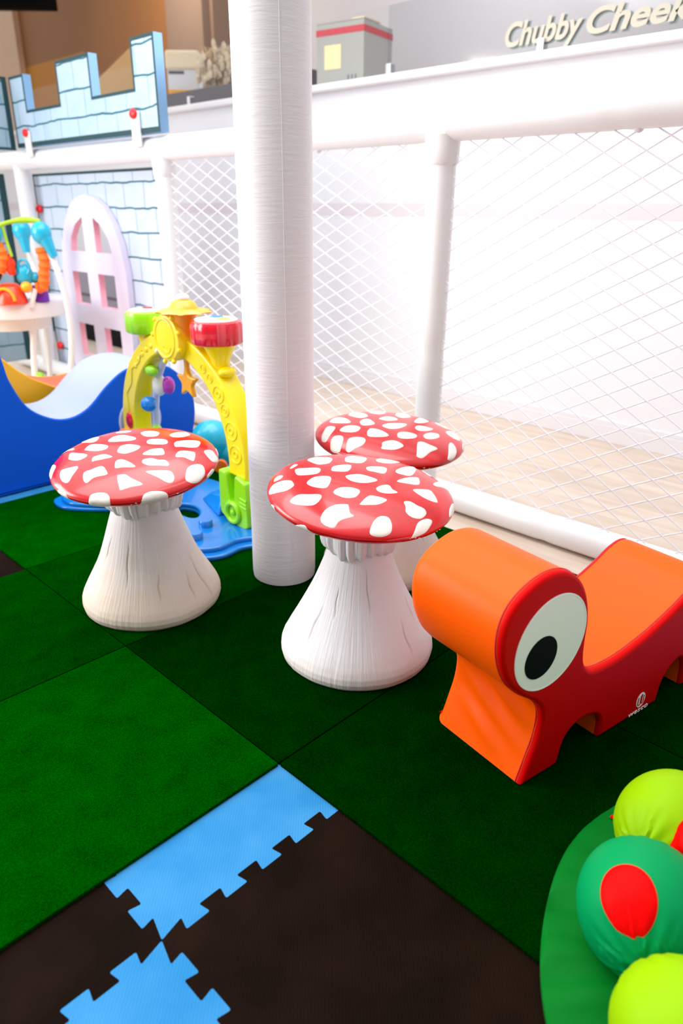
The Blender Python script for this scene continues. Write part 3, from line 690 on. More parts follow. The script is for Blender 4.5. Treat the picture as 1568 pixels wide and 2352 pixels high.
SPOTS_LEFT = [[(-0.473,0.393),(-0.46,0.531),(-0.317,0.582),(-0.23,0.533),(-0.169,0.44),(-0.223,0.349),(-0.316,0.329)],[(-0.129,0.626),(-0.188,0.82),(-0.177,1.026),(-0.033,0.994),(0.047,0.774),(-0.005,0.612)],[(-0.502,-0.083),(-0.626,0.068),(-0.544,0.182),(-0.3,0.218),(-0.239,0.138),(-0.355,-0.008)],[(-0.124,0.284),(-0.061,0.402),(0.034,0.468),(0.135,0.41),(0.122,0.325),(-0.009,0.206)],[(0.139,0.558),(0.27,0.936),(0.442,0.768),(0.426,0.632),(0.333,0.512),(0.274,0.43)],[(-0.561,-0.41),(-0.647,-0.289),(-0.531,-0.201),(-0.345,-0.153),(-0.264,-0.228),(-0.318,-0.33),(-0.484,-0.408)],[(-0.11,-0.158),(-0.202,-0.053),(-0.159,0.048),(-0.01,0.104),(0.059,0.02),(0.065,-0.087),(0.036,-0.151),(-0.046,-0.185)],[(0.219,-0.007),(0.159,0.125),(0.206,0.247),(0.258,0.265),(0.39,0.179)],[(0.522,0.277),(0.415,0.418),(0.538,0.585),(0.62,0.578),(0.774,0.459),(0.724,0.415),(0.614,0.37)],[(-0.584,-0.686),(-0.729,-0.599),(-0.521,-0.514),(-0.35,-0.461),(-0.289,-0.529),(-0.329,-0.646),(-0.509,-0.711)],[(-0.109,-0.524),(-0.202,-0.448),(-0.148,-0.314),(-0.001,-0.284),(-0.029,-0.384),(-0.084,-0.483)],[(0.223,-0.397),(0.122,-0.317),(0.131,-0.25),(0.23,-0.219),(0.38,-0.215),(0.421,-0.245),(0.326,-0.351),(0.281,-0.417)],[(0.381,-0.121),(0.325,-0.062),(0.36,0.021),(0.459,0.067),(0.529,0.135),(0.638,0.12),(0.673,0.073),(0.576,-0.025),(0.496,-0.104)],[(-0.258,-1.071),(-0.349,-0.959),(-0.26,-0.81),(-0.184,-0.714),(-0.114,-0.758),(-0.016,-0.945),(0.047,-1.072),(0.011,-1.144),(-0.114,-1.147)],[(0.189,-0.878),(0.044,-0.756),(0.06,-0.642),(0.098,-0.495),(0.281,-0.536),(0.327,-0.59),(0.268,-0.738),(0.298,-0.896)],[(0.459,-0.519),(0.444,-0.47),(0.491,-0.415),(0.621,-0.413),(0.828,-0.389),(0.873,-0.427),(0.818,-0.563),(0.792,-0.7),(0.71,-0.665)],[(0.603,-0.211),(0.651,-0.111),(0.785,0.034),(0.912,0.039),(1.049,-0.012),(1.116,-0.089),(1.041,-0.14),(0.83,-0.17)],[(1.062,0.162),(0.877,0.282),(0.855,0.418),(0.939,0.538),(1.125,0.558),(1.367,0.508),(1.507,0.355),(1.412,0.206),(1.218,0.122)],[(0.591,0.789),(0.633,0.999),(0.799,1.045),(1.115,1.188),(1.002,0.842),(0.77,0.754)],[(1.783,0.439),(1.632,0.724),(1.425,0.964),(1.439,0.949),(1.605,0.757)],[(1.701,-0.943),(1.217,-0.631),(1.107,-0.493),(1.147,-0.381),(1.308,-0.277),(1.562,-0.29),(1.888,-0.384),(1.821,-0.665)],[(0.682,-1.294),(0.578,-1.085),(0.615,-0.943),(0.724,-0.881),(0.903,-0.983),(1.175,-1.296),(1.088,-1.564),(0.881,-1.663)],[(-0.047,-1.492),(0.07,-1.344),(0.213,-1.42),(0.335,-1.769),(0.138,-1.757),(-0.034,-1.655)],[(-0.755,-1.307),(-0.93,-1.081),(-0.651,-0.977),(-0.53,-1.088),(-0.434,-1.35)],[(-1.054,-0.837),(-1.118,-0.63),(-0.914,-0.486),(-0.797,-0.521),(-1.092,-0.677)],[(-1.166,-0.296),(-1.159,-0.124),(-0.941,-0.033),(-0.718,-0.142),(-0.763,-0.244)],[(-0.836,0.191),(-0.834,0.312),(-0.677,0.373),(-0.657,0.267)]]
SPOTS_BACK = [[(-0.73,0.321),(-0.86,0.528),(-0.721,0.678),(-0.488,0.435),(-0.502,0.267)],[(-0.859,-0.034),(-1.059,0.222),(-0.685,0.187),(-0.475,0.048),(-0.514,-0.104)],[(-0.331,0.485),(-0.529,0.839),(-0.428,0.905),(-0.165,0.675),(-0.142,0.42)],[(-0.899,-0.488),(-1.001,-0.27),(-0.773,-0.208),(-0.506,-0.293),(-0.461,-0.39),(-0.688,-0.509)],[(-0.369,-0.235),(-0.42,-0.103),(-0.357,-0.043),(-0.16,-0.138),(-0.173,-0.272),(-0.246,-0.318)],[(-0.281,0.069),(-0.313,0.255),(-0.205,0.327),(-0.094,0.259),(-0.123,0.102)],[(0.038,0.473),(-0.115,0.871),(0.096,0.823),(0.162,0.536),(0.115,0.408)],[(-0.05,-0.128),(-0.054,0.024),(0.071,0.222),(0.135,0.17),(0.165,-0.016),(0.093,-0.146)],[(-0.407,-0.654),(-0.421,-0.503),(-0.326,-0.395),(-0.194,-0.399),(-0.132,-0.546),(-0.194,-0.651),(-0.339,-0.712)],[(0.251,0.21),(0.212,0.353),(0.396,0.484),(0.422,0.303),(0.356,0.173)],[(-0.002,-0.492),(-0.082,-0.343),(-0.007,-0.274),(0.121,-0.269),(0.251,-0.322),(0.232,-0.428),(0.105,-0.562)],[(-0.551,-1.237),(-0.683,-0.863),(-0.73,-0.673),(-0.563,-0.617),(-0.467,-0.76),(-0.385,-1.178),(-0.454,-1.274)],[(0.324,-0.245),(0.25,-0.13),(0.3,-0.019),(0.433,0.032),(0.508,-0.069),(0.465,-0.207),(0.385,-0.269)],[(0.498,0.106),(0.475,0.274),(0.561,0.403),(0.668,0.305),(0.664,0.126),(0.593,0.048)],[(-0.227,-1.352),(-0.343,-0.95),(-0.226,-0.813),(-0.094,-0.964),(0.038,-1.36),(-0.069,-1.565),(-0.18,-1.512)],[(0.055,-1.112),(-0.081,-0.816),(0.016,-0.656),(0.13,-0.667),(0.215,-0.842),(0.204,-1.038),(0.2,-1.255),(0.121,-1.238)],[(0.409,-0.653),(0.337,-0.552),(0.377,-0.397),(0.502,-0.369),(0.608,-0.424),(0.611,-0.613),(0.479,-0.737)],[(0.876,-0.421),(0.63,-0.169),(0.642,-0.07),(0.757,-0.041),(0.944,-0.008),(0.978,-0.21),(1.078,-0.455),(0.979,-0.503)],[(1.328,-0.003),(0.958,0.259),(0.894,0.42),(1.076,0.407),(1.29,0.317),(1.563,0.113),(1.48,-0.011)],[(0.183,0.893),(0.154,1.129),(0.458,1.152),(0.43,0.879)],[(0.563,0.641),(0.56,0.944),(0.783,1.053),(0.946,0.789),(0.789,0.606)]]

# ------------------------------------------------------------------ mushroom stools
def cap_patch(b, poly, R, h, mi):
    pts = smooth_closed(poly, 4)
    c = sum((Vector(p) for p in poly), Vector((0, 0))) / len(poly)
    ring = [(0.0, 0.0012), (0.35, 0.0012), (0.65, 0.0012), (0.88, 0.0011), (1.0, -0.0004)]
    def em(q, off):
        u = q.length; T = math.atan2(q.y, q.x)
        p = Vector((R * math.sin(u) * math.cos(T), R * math.sin(u) * math.sin(T), h * math.cos(u)))
        n = Vector((p.x / R ** 2, p.y / R ** 2, p.z / h ** 2)).normalized()
        return p + n * off
    n = len(pts); vs = [em(c, ring[0][1])]
    for s, off in ring[1:]:
        vs += [em(c + (p - c) * s, off) for p in pts]
    fs = [(0, 1 + i, 1 + (i + 1) % n) for i in range(n)]
    for k in range(len(ring) - 2):
        for i in range(n):
            j = (i + 1) % n
            fs.append((1 + k * n + i, 1 + (k + 1) * n + i, 1 + (k + 1) * n + j, 1 + k * n + j))
    b.add(vs, fs, mi)

def mushroom(label, loc, cap_off, R, h, zc, ax, ay, spots, back_angles, stem_m, cracks, seed, neck=1.0):
    t = thing('mushroom_stool', label, 'stool', (loc[0], loc[1], 0.02), 0, 'mushroom stools with red spotted caps')
    rnd_ = random.Random(seed)
    prof = [(0.186, 0.0), (0.191, 0.006), (0.194, 0.018), (0.1925, 0.032), (0.187, 0.047), (0.175, 0.07), (0.160, 0.097), (0.146, 0.123), (0.132, 0.15),
            (0.118, 0.178), (0.106, 0.205), (0.095, 0.232), (0.085, 0.258), (0.076, 0.282), (0.070, 0.305), (0.068, 0.33), (0.068, 0.40)]
    prof = [(r * (1 + (neck - 1) * min(1, max(0, (z - 0.14) / 0.14))), z) for r, z in prof]
    # resample
    P_ = []
    for k in range(len(prof) - 1):
        for q in range(5):
            f = q / 5; P_.append((prof[k][0] * (1 - f) + prof[k + 1][0] * f, prof[k][1] * (1 - f) + prof[k + 1][1] * f))
    P_.append(prof[-1])
    def depth(a, z):
        d = 0
        for (ca, z0, z1, sl) in cracks:
            if z0 < z < z1:
                f = (z - z0) / (z1 - z0); cc = ca + sl * (f - 0.5) + 0.012 * math.sin(f * 9)
                da = (a - cc + PI) % (2 * PI) - PI
                env = math.sin(PI * f) ** 0.5
                d = max(d, env * math.exp(-(da / 0.0125) ** 2))
        return d
    N_ = 420
    b = MB()
    def fn(a, z, k):
        w = 1 + 0.012 * noise.noise(Vector((math.cos(a) * 1.3 + seed, math.sin(a) * 1.3, z * 3)))
        if z < 0.05: w += 0.008 * noise.noise(Vector((math.cos(a) * 4, math.sin(a) * 4 + seed, z * 8)))
        w += 0.0035 * noise.noise(Vector((a * 14, z * 3, seed)))
        r = P_[k][0]
        return w - 0.003 * depth(a, z) / max(r, 0.05)
    b.lathe(P_, N_, fn=fn)
    so = b.build('stem', stem_m, t, ang=60)
    at = so.data.attributes.new('groove', 'FLOAT', 'POINT')
    for k in range(len(P_)):
        for i in range(N_): at.data[k * N_ + i].value = depth(2 * PI * i / N_, P_[k][1]) ** 1.5
    # pleated skirt under the cap
    b = MB(); rp = [(0.060, 0.298), (0.070, 0.292), (0.078, 0.291), (0.084, 0.295), (0.088, 0.302), (0.0905, 0.312), (0.092, 0.325), (0.092, 0.34), (0.090, 0.36), (0.088, 0.40)]
    rp = [(r * neck, z) for r, z in rp]
    ph = [rnd_.uniform(-.35, .35) for _ in range(30)]
    def fr(a, z, k):
        s = 0.5 + 0.5 * math.sin(a * 21 + 3.0 * noise.noise(Vector((math.cos(a) * 2.5, math.sin(a) * 2.5, seed))) + (z - 0.3) * 26 * noise.noise(Vector((math.cos(a) * 3, math.sin(a) * 3, seed + 4))))
        s2 = noise.noise(Vector((math.cos(a) * 9, math.sin(a) * 9, z * 14 + seed)))
        return 1 + (0.095 * s ** 0.45 - 0.06 + 0.03 * s2) * (1 if k > 0 else 0)
    vs0 = len(b.v); b.lathe(rp, 324, fn=fr)
    b.v = [(x, y, z + (0.006 * math.sin(math.atan2(y, x) * 4 + seed) + 0.005 * math.sin(math.atan2(y, x) * 21 + 1)) * (1 if z < 0.31 else 0.2)) for x, y, z in b.v]
    b.build('pleated_skirt', stem_m if stem_m == M['stem_clean'] else M['stem_clean'], t, ang=80)
    # cap
    b = MB(); b.ball((0, 0, 0), (R, R, h), 128, 64)
    for sp in spots: cap_patch(b, sp, R, h, 1)
    for a in back_angles:
        w = rnd_.uniform(.14, .2); hh = rnd_.uniform(.12, .2); u = rnd_.uniform(1.5, 1.62)
        cx, cy = u * math.cos(a), u * math.sin(a)
        er, et = Vector((math.cos(a), math.sin(a))), Vector((-math.sin(a), math.cos(a)))
        cap_patch(b, [tuple(Vector((cx, cy)) + er * hh * math.sin(q) * rnd_.uniform(.8, 1.2) + et * w * math.cos(q)) for q in [2 * PI * i / 7 for i in range(7)]], R, h, 1)
    # chips in the paint along the front rim
    for _ in range(7):
        a = -0.75 + rnd_.uniform(-.9, .9); u = rnd_.uniform(1.6, 1.78); s = rnd_.uniform(.008, .022)
        cx, cy = u * math.cos(a), u * math.sin(a)
        cap_patch(b, [(cx + s * 1.6 * math.cos(q) * rnd_.uniform(.5, 1.3), cy + s * math.sin(q) * rnd_.uniform(.5, 1.3)) for q in [2 * PI * i / 6 for i in range(6)]], R, h, 1)
    o = b.build('cap', [M['cap_red'], M['spot']], t, ang=70)
    o.location = (cap_off[0], cap_off[1], zc - 0.02)
    o.rotation_euler = (math.atan(ay), -math.atan(ax), 0)
    return t
CA = math.atan2(-1.15, 1.055)
def cr(n, seed):
    r = random.Random(seed); out = []
    for k in range(n):
        z0 = r.uniform(0.02, 0.17); out.append((2 * PI * (k + r.uniform(-.3, .3)) / n, z0, z0 + r.uniform(.06, .13), r.uniform(-.08, .08)))
    return out
mushroom('front mushroom stool with clean white stem and tilted red cap, beside the orange ride-on toy', (-1.057, 1.150), (0.002, 0.002), 0.220, 0.044, 0.443, -0.105, -0.004, SPOTS_FRONT, [1.0, 1.6, 2.15, 2.7, 3.3], M['stem_clean'], cr(11, 3), 3)
mushroom('mushroom stool with beige-stained stem and chipped red cap, left of the white column', (-1.650, 0.919), (0.006, -0.013), 0.2173, 0.0441, 0.4327, -0.0753, 0.1034, SPOTS_LEFT, [0.5, 1.1, 1.7, 2.3, 2.9], M['stem_stained'], cr(12, 8), 8, 1.15)
mushroom('rear mushroom stool behind the front one, its cap against the fence netting', (-1.3123, 1.5525), (0, 0), 0.22, 0.0446, 0.4368, -0.0787, -0.0122, SPOTS_BACK, [0.6, 1.2, 1.8, 2.4, 3.0], M['stem_stained'], cr(14, 5), 5)

# ------------------------------------------------------------------ orange ride-on toy
ride = thing('ride_on_toy', 'orange and red padded ride-on toy with one big white eye', 'ride-on toy', (-0.498, 1.024, 0.0206), math.radians(79.98))
dz = lambda L: [(x, max(z - 0.02, 0)) for x, z in L]
front = smooth_open(dz([(0.0, .02), (.02, .075), (.036, .125), (.037, .175), (.017, .211), (-.034, .250), (-.075, .295), (-.099, .35), (-.103, .405), (-.085, .447), (-.047, .474), (.001, .487), (.05, .480), (.092, .452), (.122, .408), (.138, .353), (.139, .305), (.145, .258), (.165, .228), (.201, .214), (.271, .213), (.36, .228), (.434, .250), (.492, .272), (.545, .298), (.590, .308), (.625, .298), (.655, .262), (.675, .2), (.69, .1), (.70, .02)]), 4)
rear_arch = smooth_open(dz([(.565, .02), (.562, .06), (.55, .095), (.525, .113), (.49, .098), (.468, .067), (.461, .02)]), 4)
fr_arch = smooth_open(dz([(.246, .02), (.243, .062), (.222, .09), (.182, .103), (.145, .098), (.120, .074), (.108, .02)]), 4)
ridge = [tuple(p) for p in front + rear_arch + fr_arch]
WD = 0.243
def inset(poly, d):
    n = len(poly); out = []
    ar = sum(poly[i][0] * poly[(i + 1) % n][1] - poly[(i + 1) % n][0] * poly[i][1] for i in range(n)); sg = 1 if ar > 0 else -1
    for i in range(n):
        p = Vector(poly[i]); a = (p - Vector(poly[i - 1])).normalized(); c = (Vector(poly[(i + 1) % n]) - p).normalized()
        m_ = (Vector((-a.y, a.x)) + Vector((-c.y, c.x))) * sg; m_ = m_ / max(m_.length, .8)
        out.append(tuple(p + m_ * d))
    return out
def cover():
    b = MB(); n = len(ridge)
    rows = [(0.009 + (WD - 0.009 - 0.022) * w / 14, 0.0) for w in range(15)] + [(WD - 0.022 + 0.022 * math.sin(t), 0.022 * (1 - math.cos(t))) for t in (.3, .6, .9, 1.2, 1.5)]
    for y, off in rows:
        yy = min(y / (WD - .02), 1)
        for (x, z) in (inset(ridge, off) if off else ridge):
            # slack folds in the vinyl of the chest
            q = 0.0
            if x < 0.06 and 0.02 < z < 0.20:
                env = math.sin(PI * (z - 0.02) / 0.18) ** 0.7
                q = env * math.sin(PI * yy) ** 1.3 * (0.008 * math.sin(105 * (z - 0.11 * yy)) + 0.004 * math.sin(63 * (z - 0.2 * yy) + 1) - 0.006)
            b.v.append((x + q, y, max(z, 0)))
    for w in range(len(rows) - 1):
        for i in range(n):
            j = (i + 1) % n
            b.f.append((w * n + i, w * n + j, (w + 1) * n + j, (w + 1) * n + i)); b.m.append(0)
    return b
cover().build('orange_cover', M['orange_cover'], ride, ang=75)
me = plate([ridge], 0.020, 0.0085); me.transform(XZ); me.transform(Matrix.Translation((0, -0.004, 0))); o = link('side_panel', me, M['red_cover'], ride, True, ang=50); o['label'] = 'red side panel facing the camera'
me = plate([inset(ridge, .02)], 0.010, 0.002); me.transform(XZ); me.transform(Matrix.Translation((0, WD - 0.008, 0))); o = link('side_panel', me, M['red_cover'], ride, True, ang=50); o['label'] = 'red side panel facing the wall'
top = [p for p in ridge[:len(front)]]
b = MB(); b.tube([(x, 0.012, z) for x, z in top], 0.0018, 6); b.build('piping', M['piping'], ride)
b = MB(); b.tube([(x, WD - 0.008, z) for x, z in inset(ridge, .004)[:len(front)] if x > 0.2 and z > 0.05], 0.0035, 6); b.build('piping', M['piping'], ride)
def face(y, dirn):
    me = plate([circ2(.030, .322, .098, 64)], 0.0016); me.transform(XZ); me.transform(Matrix.Translation((0, y, 0)))
    e = link('eye_patch', me, M['eye_white'], ride, False)
    b = MB(); b.tube([(p[0], y + (0 if dirn < 0 else .0016), p[1]) for p in circ2(.030, .322, .0955, 64)], 0.0005, 5, closed=True); b.build('stitching', M['eye_white'], e)
    me = plate([circ2(.004, .300, .0435, 48)], 0.0016); me.transform(XZ); me.transform(Matrix.Translation((0, y + 0.001 * dirn, 0)))
    link('pupil', me, M['black'], e, False)
face(-0.0050, -1); face(WD + 0.0020, 1)
# printed maker's mark on the side
me = plate([circ2(.389, .036, .0165, 40, .0195)], 0.001); me.transform(XZ); me.transform(Matrix.Translation((0, -0.0048, 0)))
lg = link('printed_logo', me, M['eye_white'], ride, False)
b = MB()
for pts in ([(.3785, .046), (.3785, .028), (.3835, .024), (.3875, .028), (.3875, .046)], [(.3875, .046), (.3915, .050), (.3915, .028), (.3965, .026), (.3985, .030), (.3985, .046)]):
    b.tube([(x, -0.0050, z) for x, z in smooth_open(pts, 4)], 0.0011, 6)
b.build('logo_strokes', M['red_cover'], lg)
me = text_mesh('wesco', 0.019, 0.0005, 0.074, shear=0.12, bold=-0.0001); me.transform(XZ); me.transform(Matrix.Translation((.386, -0.0045, 0.0035)))
link('printed_name', me, M['eye_white'], ride, False)

# ------------------------------------------------------------------ plush caterpillar play pad
cx0, cy0 = 0.13, 0.985
plush = thing('plush_caterpillar_pad', 'green cloth play pad ringed with lime and jade stuffed balls, bottom right corner', 'play pad', (cx0, cy0, 0.02))
b = MB(); N_ = 160
rings = [0.0, .1, .2, .28, .34, .40, .43, .455, .475, .485]
def padz(r, a):
    z = 0.026 - 0.018 * max(0, (r - 0.40) / 0.09)
    z += (0.020 * noise.noise(Vector((math.cos(a) * 9, math.sin(a) * 9, r * 5))) + 0.016 * abs(noise.noise(Vector((a * 5, r * 3, 2)))) + 0.004 * math.sin(a * 31 + 3 * math.sin(a * 7))) * min(1, max(0, (r - .3) / .12)) * (1 if r < .48 else .3)
    return max(z, 0.003)
vs = []
for r in rings:
    for i in range(N_):
        a = 2 * PI * i / N_; rr = r * (1 + 0.015 * noise.noise(Vector((math.cos(a) * 2, math.sin(a) * 2, 5))))
        vs.append((rr * math.cos(a), rr * math.sin(a), padz(r, a)))
vs2 = [(x, y, 0.0) for x, y, z in vs[-N_:]]
fs = [(k * N_ + i, k * N_ + (i + 1) % N_, (k + 1) * N_ + (i + 1) % N_, (k + 1) * N_ + i) for k in range(len(rings) - 1) for i in range(N_)]
o0 = (len(rings) - 1) * N_
vs += vs2; o1 = len(rings) * N_
fs += [(o0 + i, o0 + (i + 1) % N_, o1 + (i + 1) % N_, o1 + i) for i in range(N_)] + [tuple(o1 + i for i in range(N_))]
b.add(vs, fs); b.build('pad', M['mat_cloth'], plush, ang=70)
a = math.radians(171)
b = MB(); b.add([(r * math.cos(a + w), r * math.sin(a + w), padz(r, a) + 0.004) for r in (.33, .465) for w in (-.008, .008)], [(0, 1, 3, 2)]); b.v += [(x, y, z + .002) for x, y, z in b.v]; b.f.append((4, 5, 7, 6)); b.m.append(0)
b.build('ribbon_tab', M['red_cloth'], plush, False)
RR = 0.352
for k in range(12):
    ang_ = math.radians(173.5 + 30.5 * k)
    if k == 11: ang_ = math.radians(173.5 - 29)
    c = Vector((RR * math.cos(ang_), RR * math.sin(ang_), 0.100))
    tng = Vector((-math.sin(ang_), math.cos(ang_), 0)); rot = Matrix((( -tng.y, tng.x, 0), (tng.x, tng.y, 0), (0, 0, 1))).transposed()
    rot = Matrix.Rotation(ang_, 3, 'Z')
    def fn(d, k=k):
        # gathered folds where the ball is stitched to its neighbours (local Y = along the ring)
        t = abs(d.y); g = max(0, (t - 0.55) / 0.45)
        phi = math.atan2(d.z, d.x)
        return 1 + 0.035 * g * math.sin(phi * 22 + 2 * math.sin(phi * 5 + k)) * (1 - g * 0.3) - 0.05 * g
    b = MB(); rad = (0.090, 0.100, 0.088) if k % 2 == 0 else (0.094, 0.104, 0.094)
    b.ball(c, rad, 96, 48, rot=rot, fn=fn)
    s = b.build('stuffed_ball', M['lime_cloth'] if k % 2 == 0 else M['green_cloth'], plush)
    s['label'] = 'lime green stuffed ball' if k % 2 == 0 else 'jade green stuffed ball with a red oval patch'
    if k % 2 == 1:
        # oval patch on the outer upper side
        dirw = Vector((-0.10 if k == 1 else math.cos(ang_) * .6, -0.66 if k == 1 else math.sin(ang_) * .6, 0.78)).normalized()
        nl = rot.inverted() @ dirw
        def surf(d, off):
            q = fn(d); p = Vector((d.x * rad[0] * q, d.y * rad[1] * q, d.z * rad[2] * q)) + d * off
            return rot @ p + c
        u = nl.cross(Vector((0, 1, 0))).normalized(); v = nl.cross(u).normalized()
        for nm, sc, off, mm in (('red_patch', 1.0, 0.0016, M['red_cloth']), ('patch_stitching', 1.04, 0.0006, M['seam_brown'])):
            b = MB(); n = 40; vs = [surf(nl, off)]; fs = []
            for r_ in (0.25, 0.5, 0.75, 0.92, 1.0):
                for i in range(n):
                    t = 2 * PI * i / n
                    d = (nl + (u * math.cos(t) * 0.44 + v * math.sin(t) * 0.52) * r_ * sc * (1 + .03 * math.sin(3 * t))).normalized()
                    vs.append(surf(d, off if r_ < 1 else off - 0.0012))
            fs = [(0, 1 + i, 1 + (i + 1) % n) for i in range(n)]
            for q in range(4):
                fs += [(1 + q * n + i, 1 + (q + 1) * n + i, 1 + (q + 1) * n + (i + 1) % n, 1 + q * n + (i + 1) % n) for i in range(n)]
            b.add(vs, fs); b.build(nm, mm, s)
b = MB(); b.ball((-0.283, -0.012, 0.125), (0.06, 0.05, 0.065), 40, 24, fn=lambda d: 1 + 0.03 * math.sin(d.z * 12 + d.x * 9)); b.build('red_foot', M['red_cloth'], plush)

# ------------------------------------------------------------------ blue soft ramp
ramp = thing('soft_wave_ramp', 'royal blue soft play wave ramp with pale top and round tunnel hole, far left', 'soft play block', (-2.75, 1.3, 0.02))
wave = smooth_open([(0.55, 0.90), (0.80, 0.84), (0.93, 0.76), (1.0, 0.62), (1.02, 0.53), (1.035, 0.45), (1.085, 0.345), (1.17, 0.285), (1.25, 0.272), (1.33, 0.30), (1.42, 0.375), (1.50, 0.425), (1.58, 0.442), (1.66, 0.437), (1.74, 0.405), (1.80, 0.345), (1.84, 0.27), (1.848, 0.19), (1.83, 0.10), (1.80, 0.02)], 5)
rp = [tuple(p) for p in wave] + [(0.55, 0.02)]
rp = [(y, max(z - 0.02, 0.0)) for y, z in rp]
hole = circ2(1.56, 0.185, 0.10, 40)
def ramp_piece(name, x, th, m_side, loops, bev=0.006):
    me = plate(loops, th, bev); me.transform(YZp); me.transform(Matrix.Translation((x + 2.75, -1.3, 0)))
    return link(name, me, m_side, ramp, True, ang=45)
ramp_piece('side_panel', -2.75, 0.03, M['blue_vinyl'], [rp, hole]); ramp_piece('side_panel', -3.07, 0.03, M['blue_vinyl'], [rp, hole])
def extr(name, line, x0, x1, m, par, base):
    b = MB(); n = len(line)
    for x in (x0, x1): b.v += [(x - base[0], y - base[1], z) for y, z in line]
    b.f += [(i, i + 1, n + i + 1, n + i) for i in range(n - 1)]; b.m += [0] * (n - 1)
    return b.build(name, m, par, ang=60)
extr('pale_top', [(y, z + 0.001) for y, z in rp[:-1]], -2.756, -3.095, M['lav_vinyl'], ramp, (-2.75, 1.3))
b = MB(); hp = circ2(1.56, 0.185, 0.10, 40)
for x in (-2.752, -3.098): b.v += [(x + 2.75, y - 1.3, z) for y, z in hp]
b.f += [(i, (i + 1) % 40, 40 + (i + 1) % 40, 40 + i) for i in range(40)]; b.m += [0] * 40; b.build('tunnel_lining', M['pale_pl'], ramp)
b = MB(); b.tube([(-0.0, y - 1.3, z) for y, z in hp], 0.004, 8, closed=True); b.build('tunnel_piping', M['pale_pl'], ramp)
b = MB(); b.box(-0.015, 0.0, -0.75, 0.52, 0, 0.012); b.build('base_flap', M['blue_vinyl'], ramp, False, 0.003)

yr = thing('soft_curved_block', 'yellow-sided soft play block with coral orange top behind the blue ramp', 'soft play block', (-3.3, 1.2, 0.02))
yl = [tuple(p) for p in smooth_open([(0.95, 0.66), (1.06, 0.575), (1.19, 0.45), (1.25, 0.392), (1.33, 0.338), (1.44, 0.285), (1.56, 0.258), (1.70, 0.27), (1.80, 0.31)], 6)]
yl = [(y, z - 0.02 + 0.0) for y, z in yl]
me = plate([yl + [(1.80, 0.0), (0.95, 0.0)]], 0.03, 0.005); me.transform(YZp); me.transform(Matrix.Translation((0.12, -1.2, 0))); link('side_panel', me, M['yel_vinyl'], yr, True)
me = plate([yl + [(1.80, 0.0), (0.95, 0.0)]], 0.03, 0.005); me.transform(YZp); me.transform(Matrix.Translation((-0.30, -1.2, 0))); link('side_panel', me, M['yel_vinyl'], yr, True)
extr('coral_top', yl, -3.19, -3.62, M['or_vinyl'], yr, (-3.3, 1.2))

# ------------------------------------------------------------------ baby jumper
jp = thing('baby_jumper', 'baby jumper with white curved legs, teal knobs and hanging toys at the left edge', 'baby jumper', (-4.0, 1.72, 0.0), FR)
def jt(name, pts, r, m, n=14, k=8):
    b = MB(); b.tube(smooth_open(pts, k), r, n); return b.build(name, m, jp)
jt('leg', [(0.10, 0, 0.86), (0.135, 0, 0.75), (0.158, 0, 0.62), (0.166, 0, 0.5), (0.160, 0, 0.38), (0.14, 0, 0.25), (0.105, 0, 0.13), (0.08, 0, 0.02)], 0.0165, M['white_pl'])
jt('leg', [(-0.06, 0.10, 0.5), (-0.085, 0.10, 0.42), (-0.105, 0.1, 0.3), (-0.12, 0.1, 0.15), (-0.13, 0.1, 0.02)], 0.017, M['white_pl'])
jt('leg', [(-0.50, 0, 0.86), (-0.54, 0, 0.7), (-0.56, 0, 0.5), (-0.54, 0, 0.25), (-0.48, 0, 0.02)], 0.0165, M['white_pl'])
jt('leg', [(-0.20, 0.45, 0.86), (-0.18, 0.49, 0.7), (-0.17, 0.5, 0.5), (-0.17, 0.47, 0.25), (-0.17, 0.42, 0.02)], 0.0165, M['white_pl'])
jt('floor_bar', [(0.08, 0, 0.017), (-0.0, 0.25, 0.017), (-0.17, 0.42, 0.017), (-0.36, 0.25, 0.017), (-0.48, 0, 0.017)], 0.016, M['white_pl'])
b = MB(); b.ball((-0.09, 0.10, 0.10), (0.035, 0.035, 0.08), 20, 12); b.build('leg_foot', M['lime_pl'], jp)
def knob(cx, cy, s):
    b = MB(); b.ball((cx, cy, 0.935), (0.052, 0.045, 0.058), 28, 18)
    b.tube([(cx + s * 0.01, cy, 0.92), (cx + s * 0.032, cy, 0.865), (cx + s * 0.05, cy, 0.815)], [0.040, 0.028, 0.021], 18); b.build('teal_knob', M['teal_pl'], jp)
knob(0.078, 0, 1); knob(-0.47, 0, -1); knob(-0.20, 0.42, 0.2); knob(-0.155, -0.06, -1)
b = MB(); b.tube(smooth_open([(-0.20, -0.06, 0.93), (-0.14, -0.06, 0.958), (-0.08, -0.03, 0.985), (0.0, 0, 0.998), (0.08, 0, 0.994)], 6), [0.010 + 0.006 * math.sin(PI * q / 24 * 2) ** 2 for q in range(25)], 12); b.build('leaf_bar', M['leaf_pl'], jp)
jt('leaf_bar', [(-0.10, -0.05, 0.965), (-0.09, -0.05, 0.90), (-0.075, -0.05, 0.82)], 0.007, M['leaf_pl'])
def ruched(name, pts, r):
    P_ = smooth_open(pts, 10); n = len(P_)
    b = MB(); b.tube(P_, [r * (0.78 + 0.25 * abs(math.sin(q * 0.55)) + 0.06 * math.sin(q * 2.3)) for q in range(n)], 18); b.build(name, M['orange_cloth'], jp)
ruched('spring_cover', [(0.062, 0, 0.865), (0.072, 0, 0.80), (0.06, 0, 0.73), (0.048, 0, 0.67), (0.012, 0, 0.655)], 0.030)
ruched('spring_cover', [(-0.17, -0.04, 0.90), (-0.135, -0.05, 0.86), (-0.125, -0.05, 0.81), (-0.15, -0.05, 0.74)], 0.030)
b = MB(); tr = []
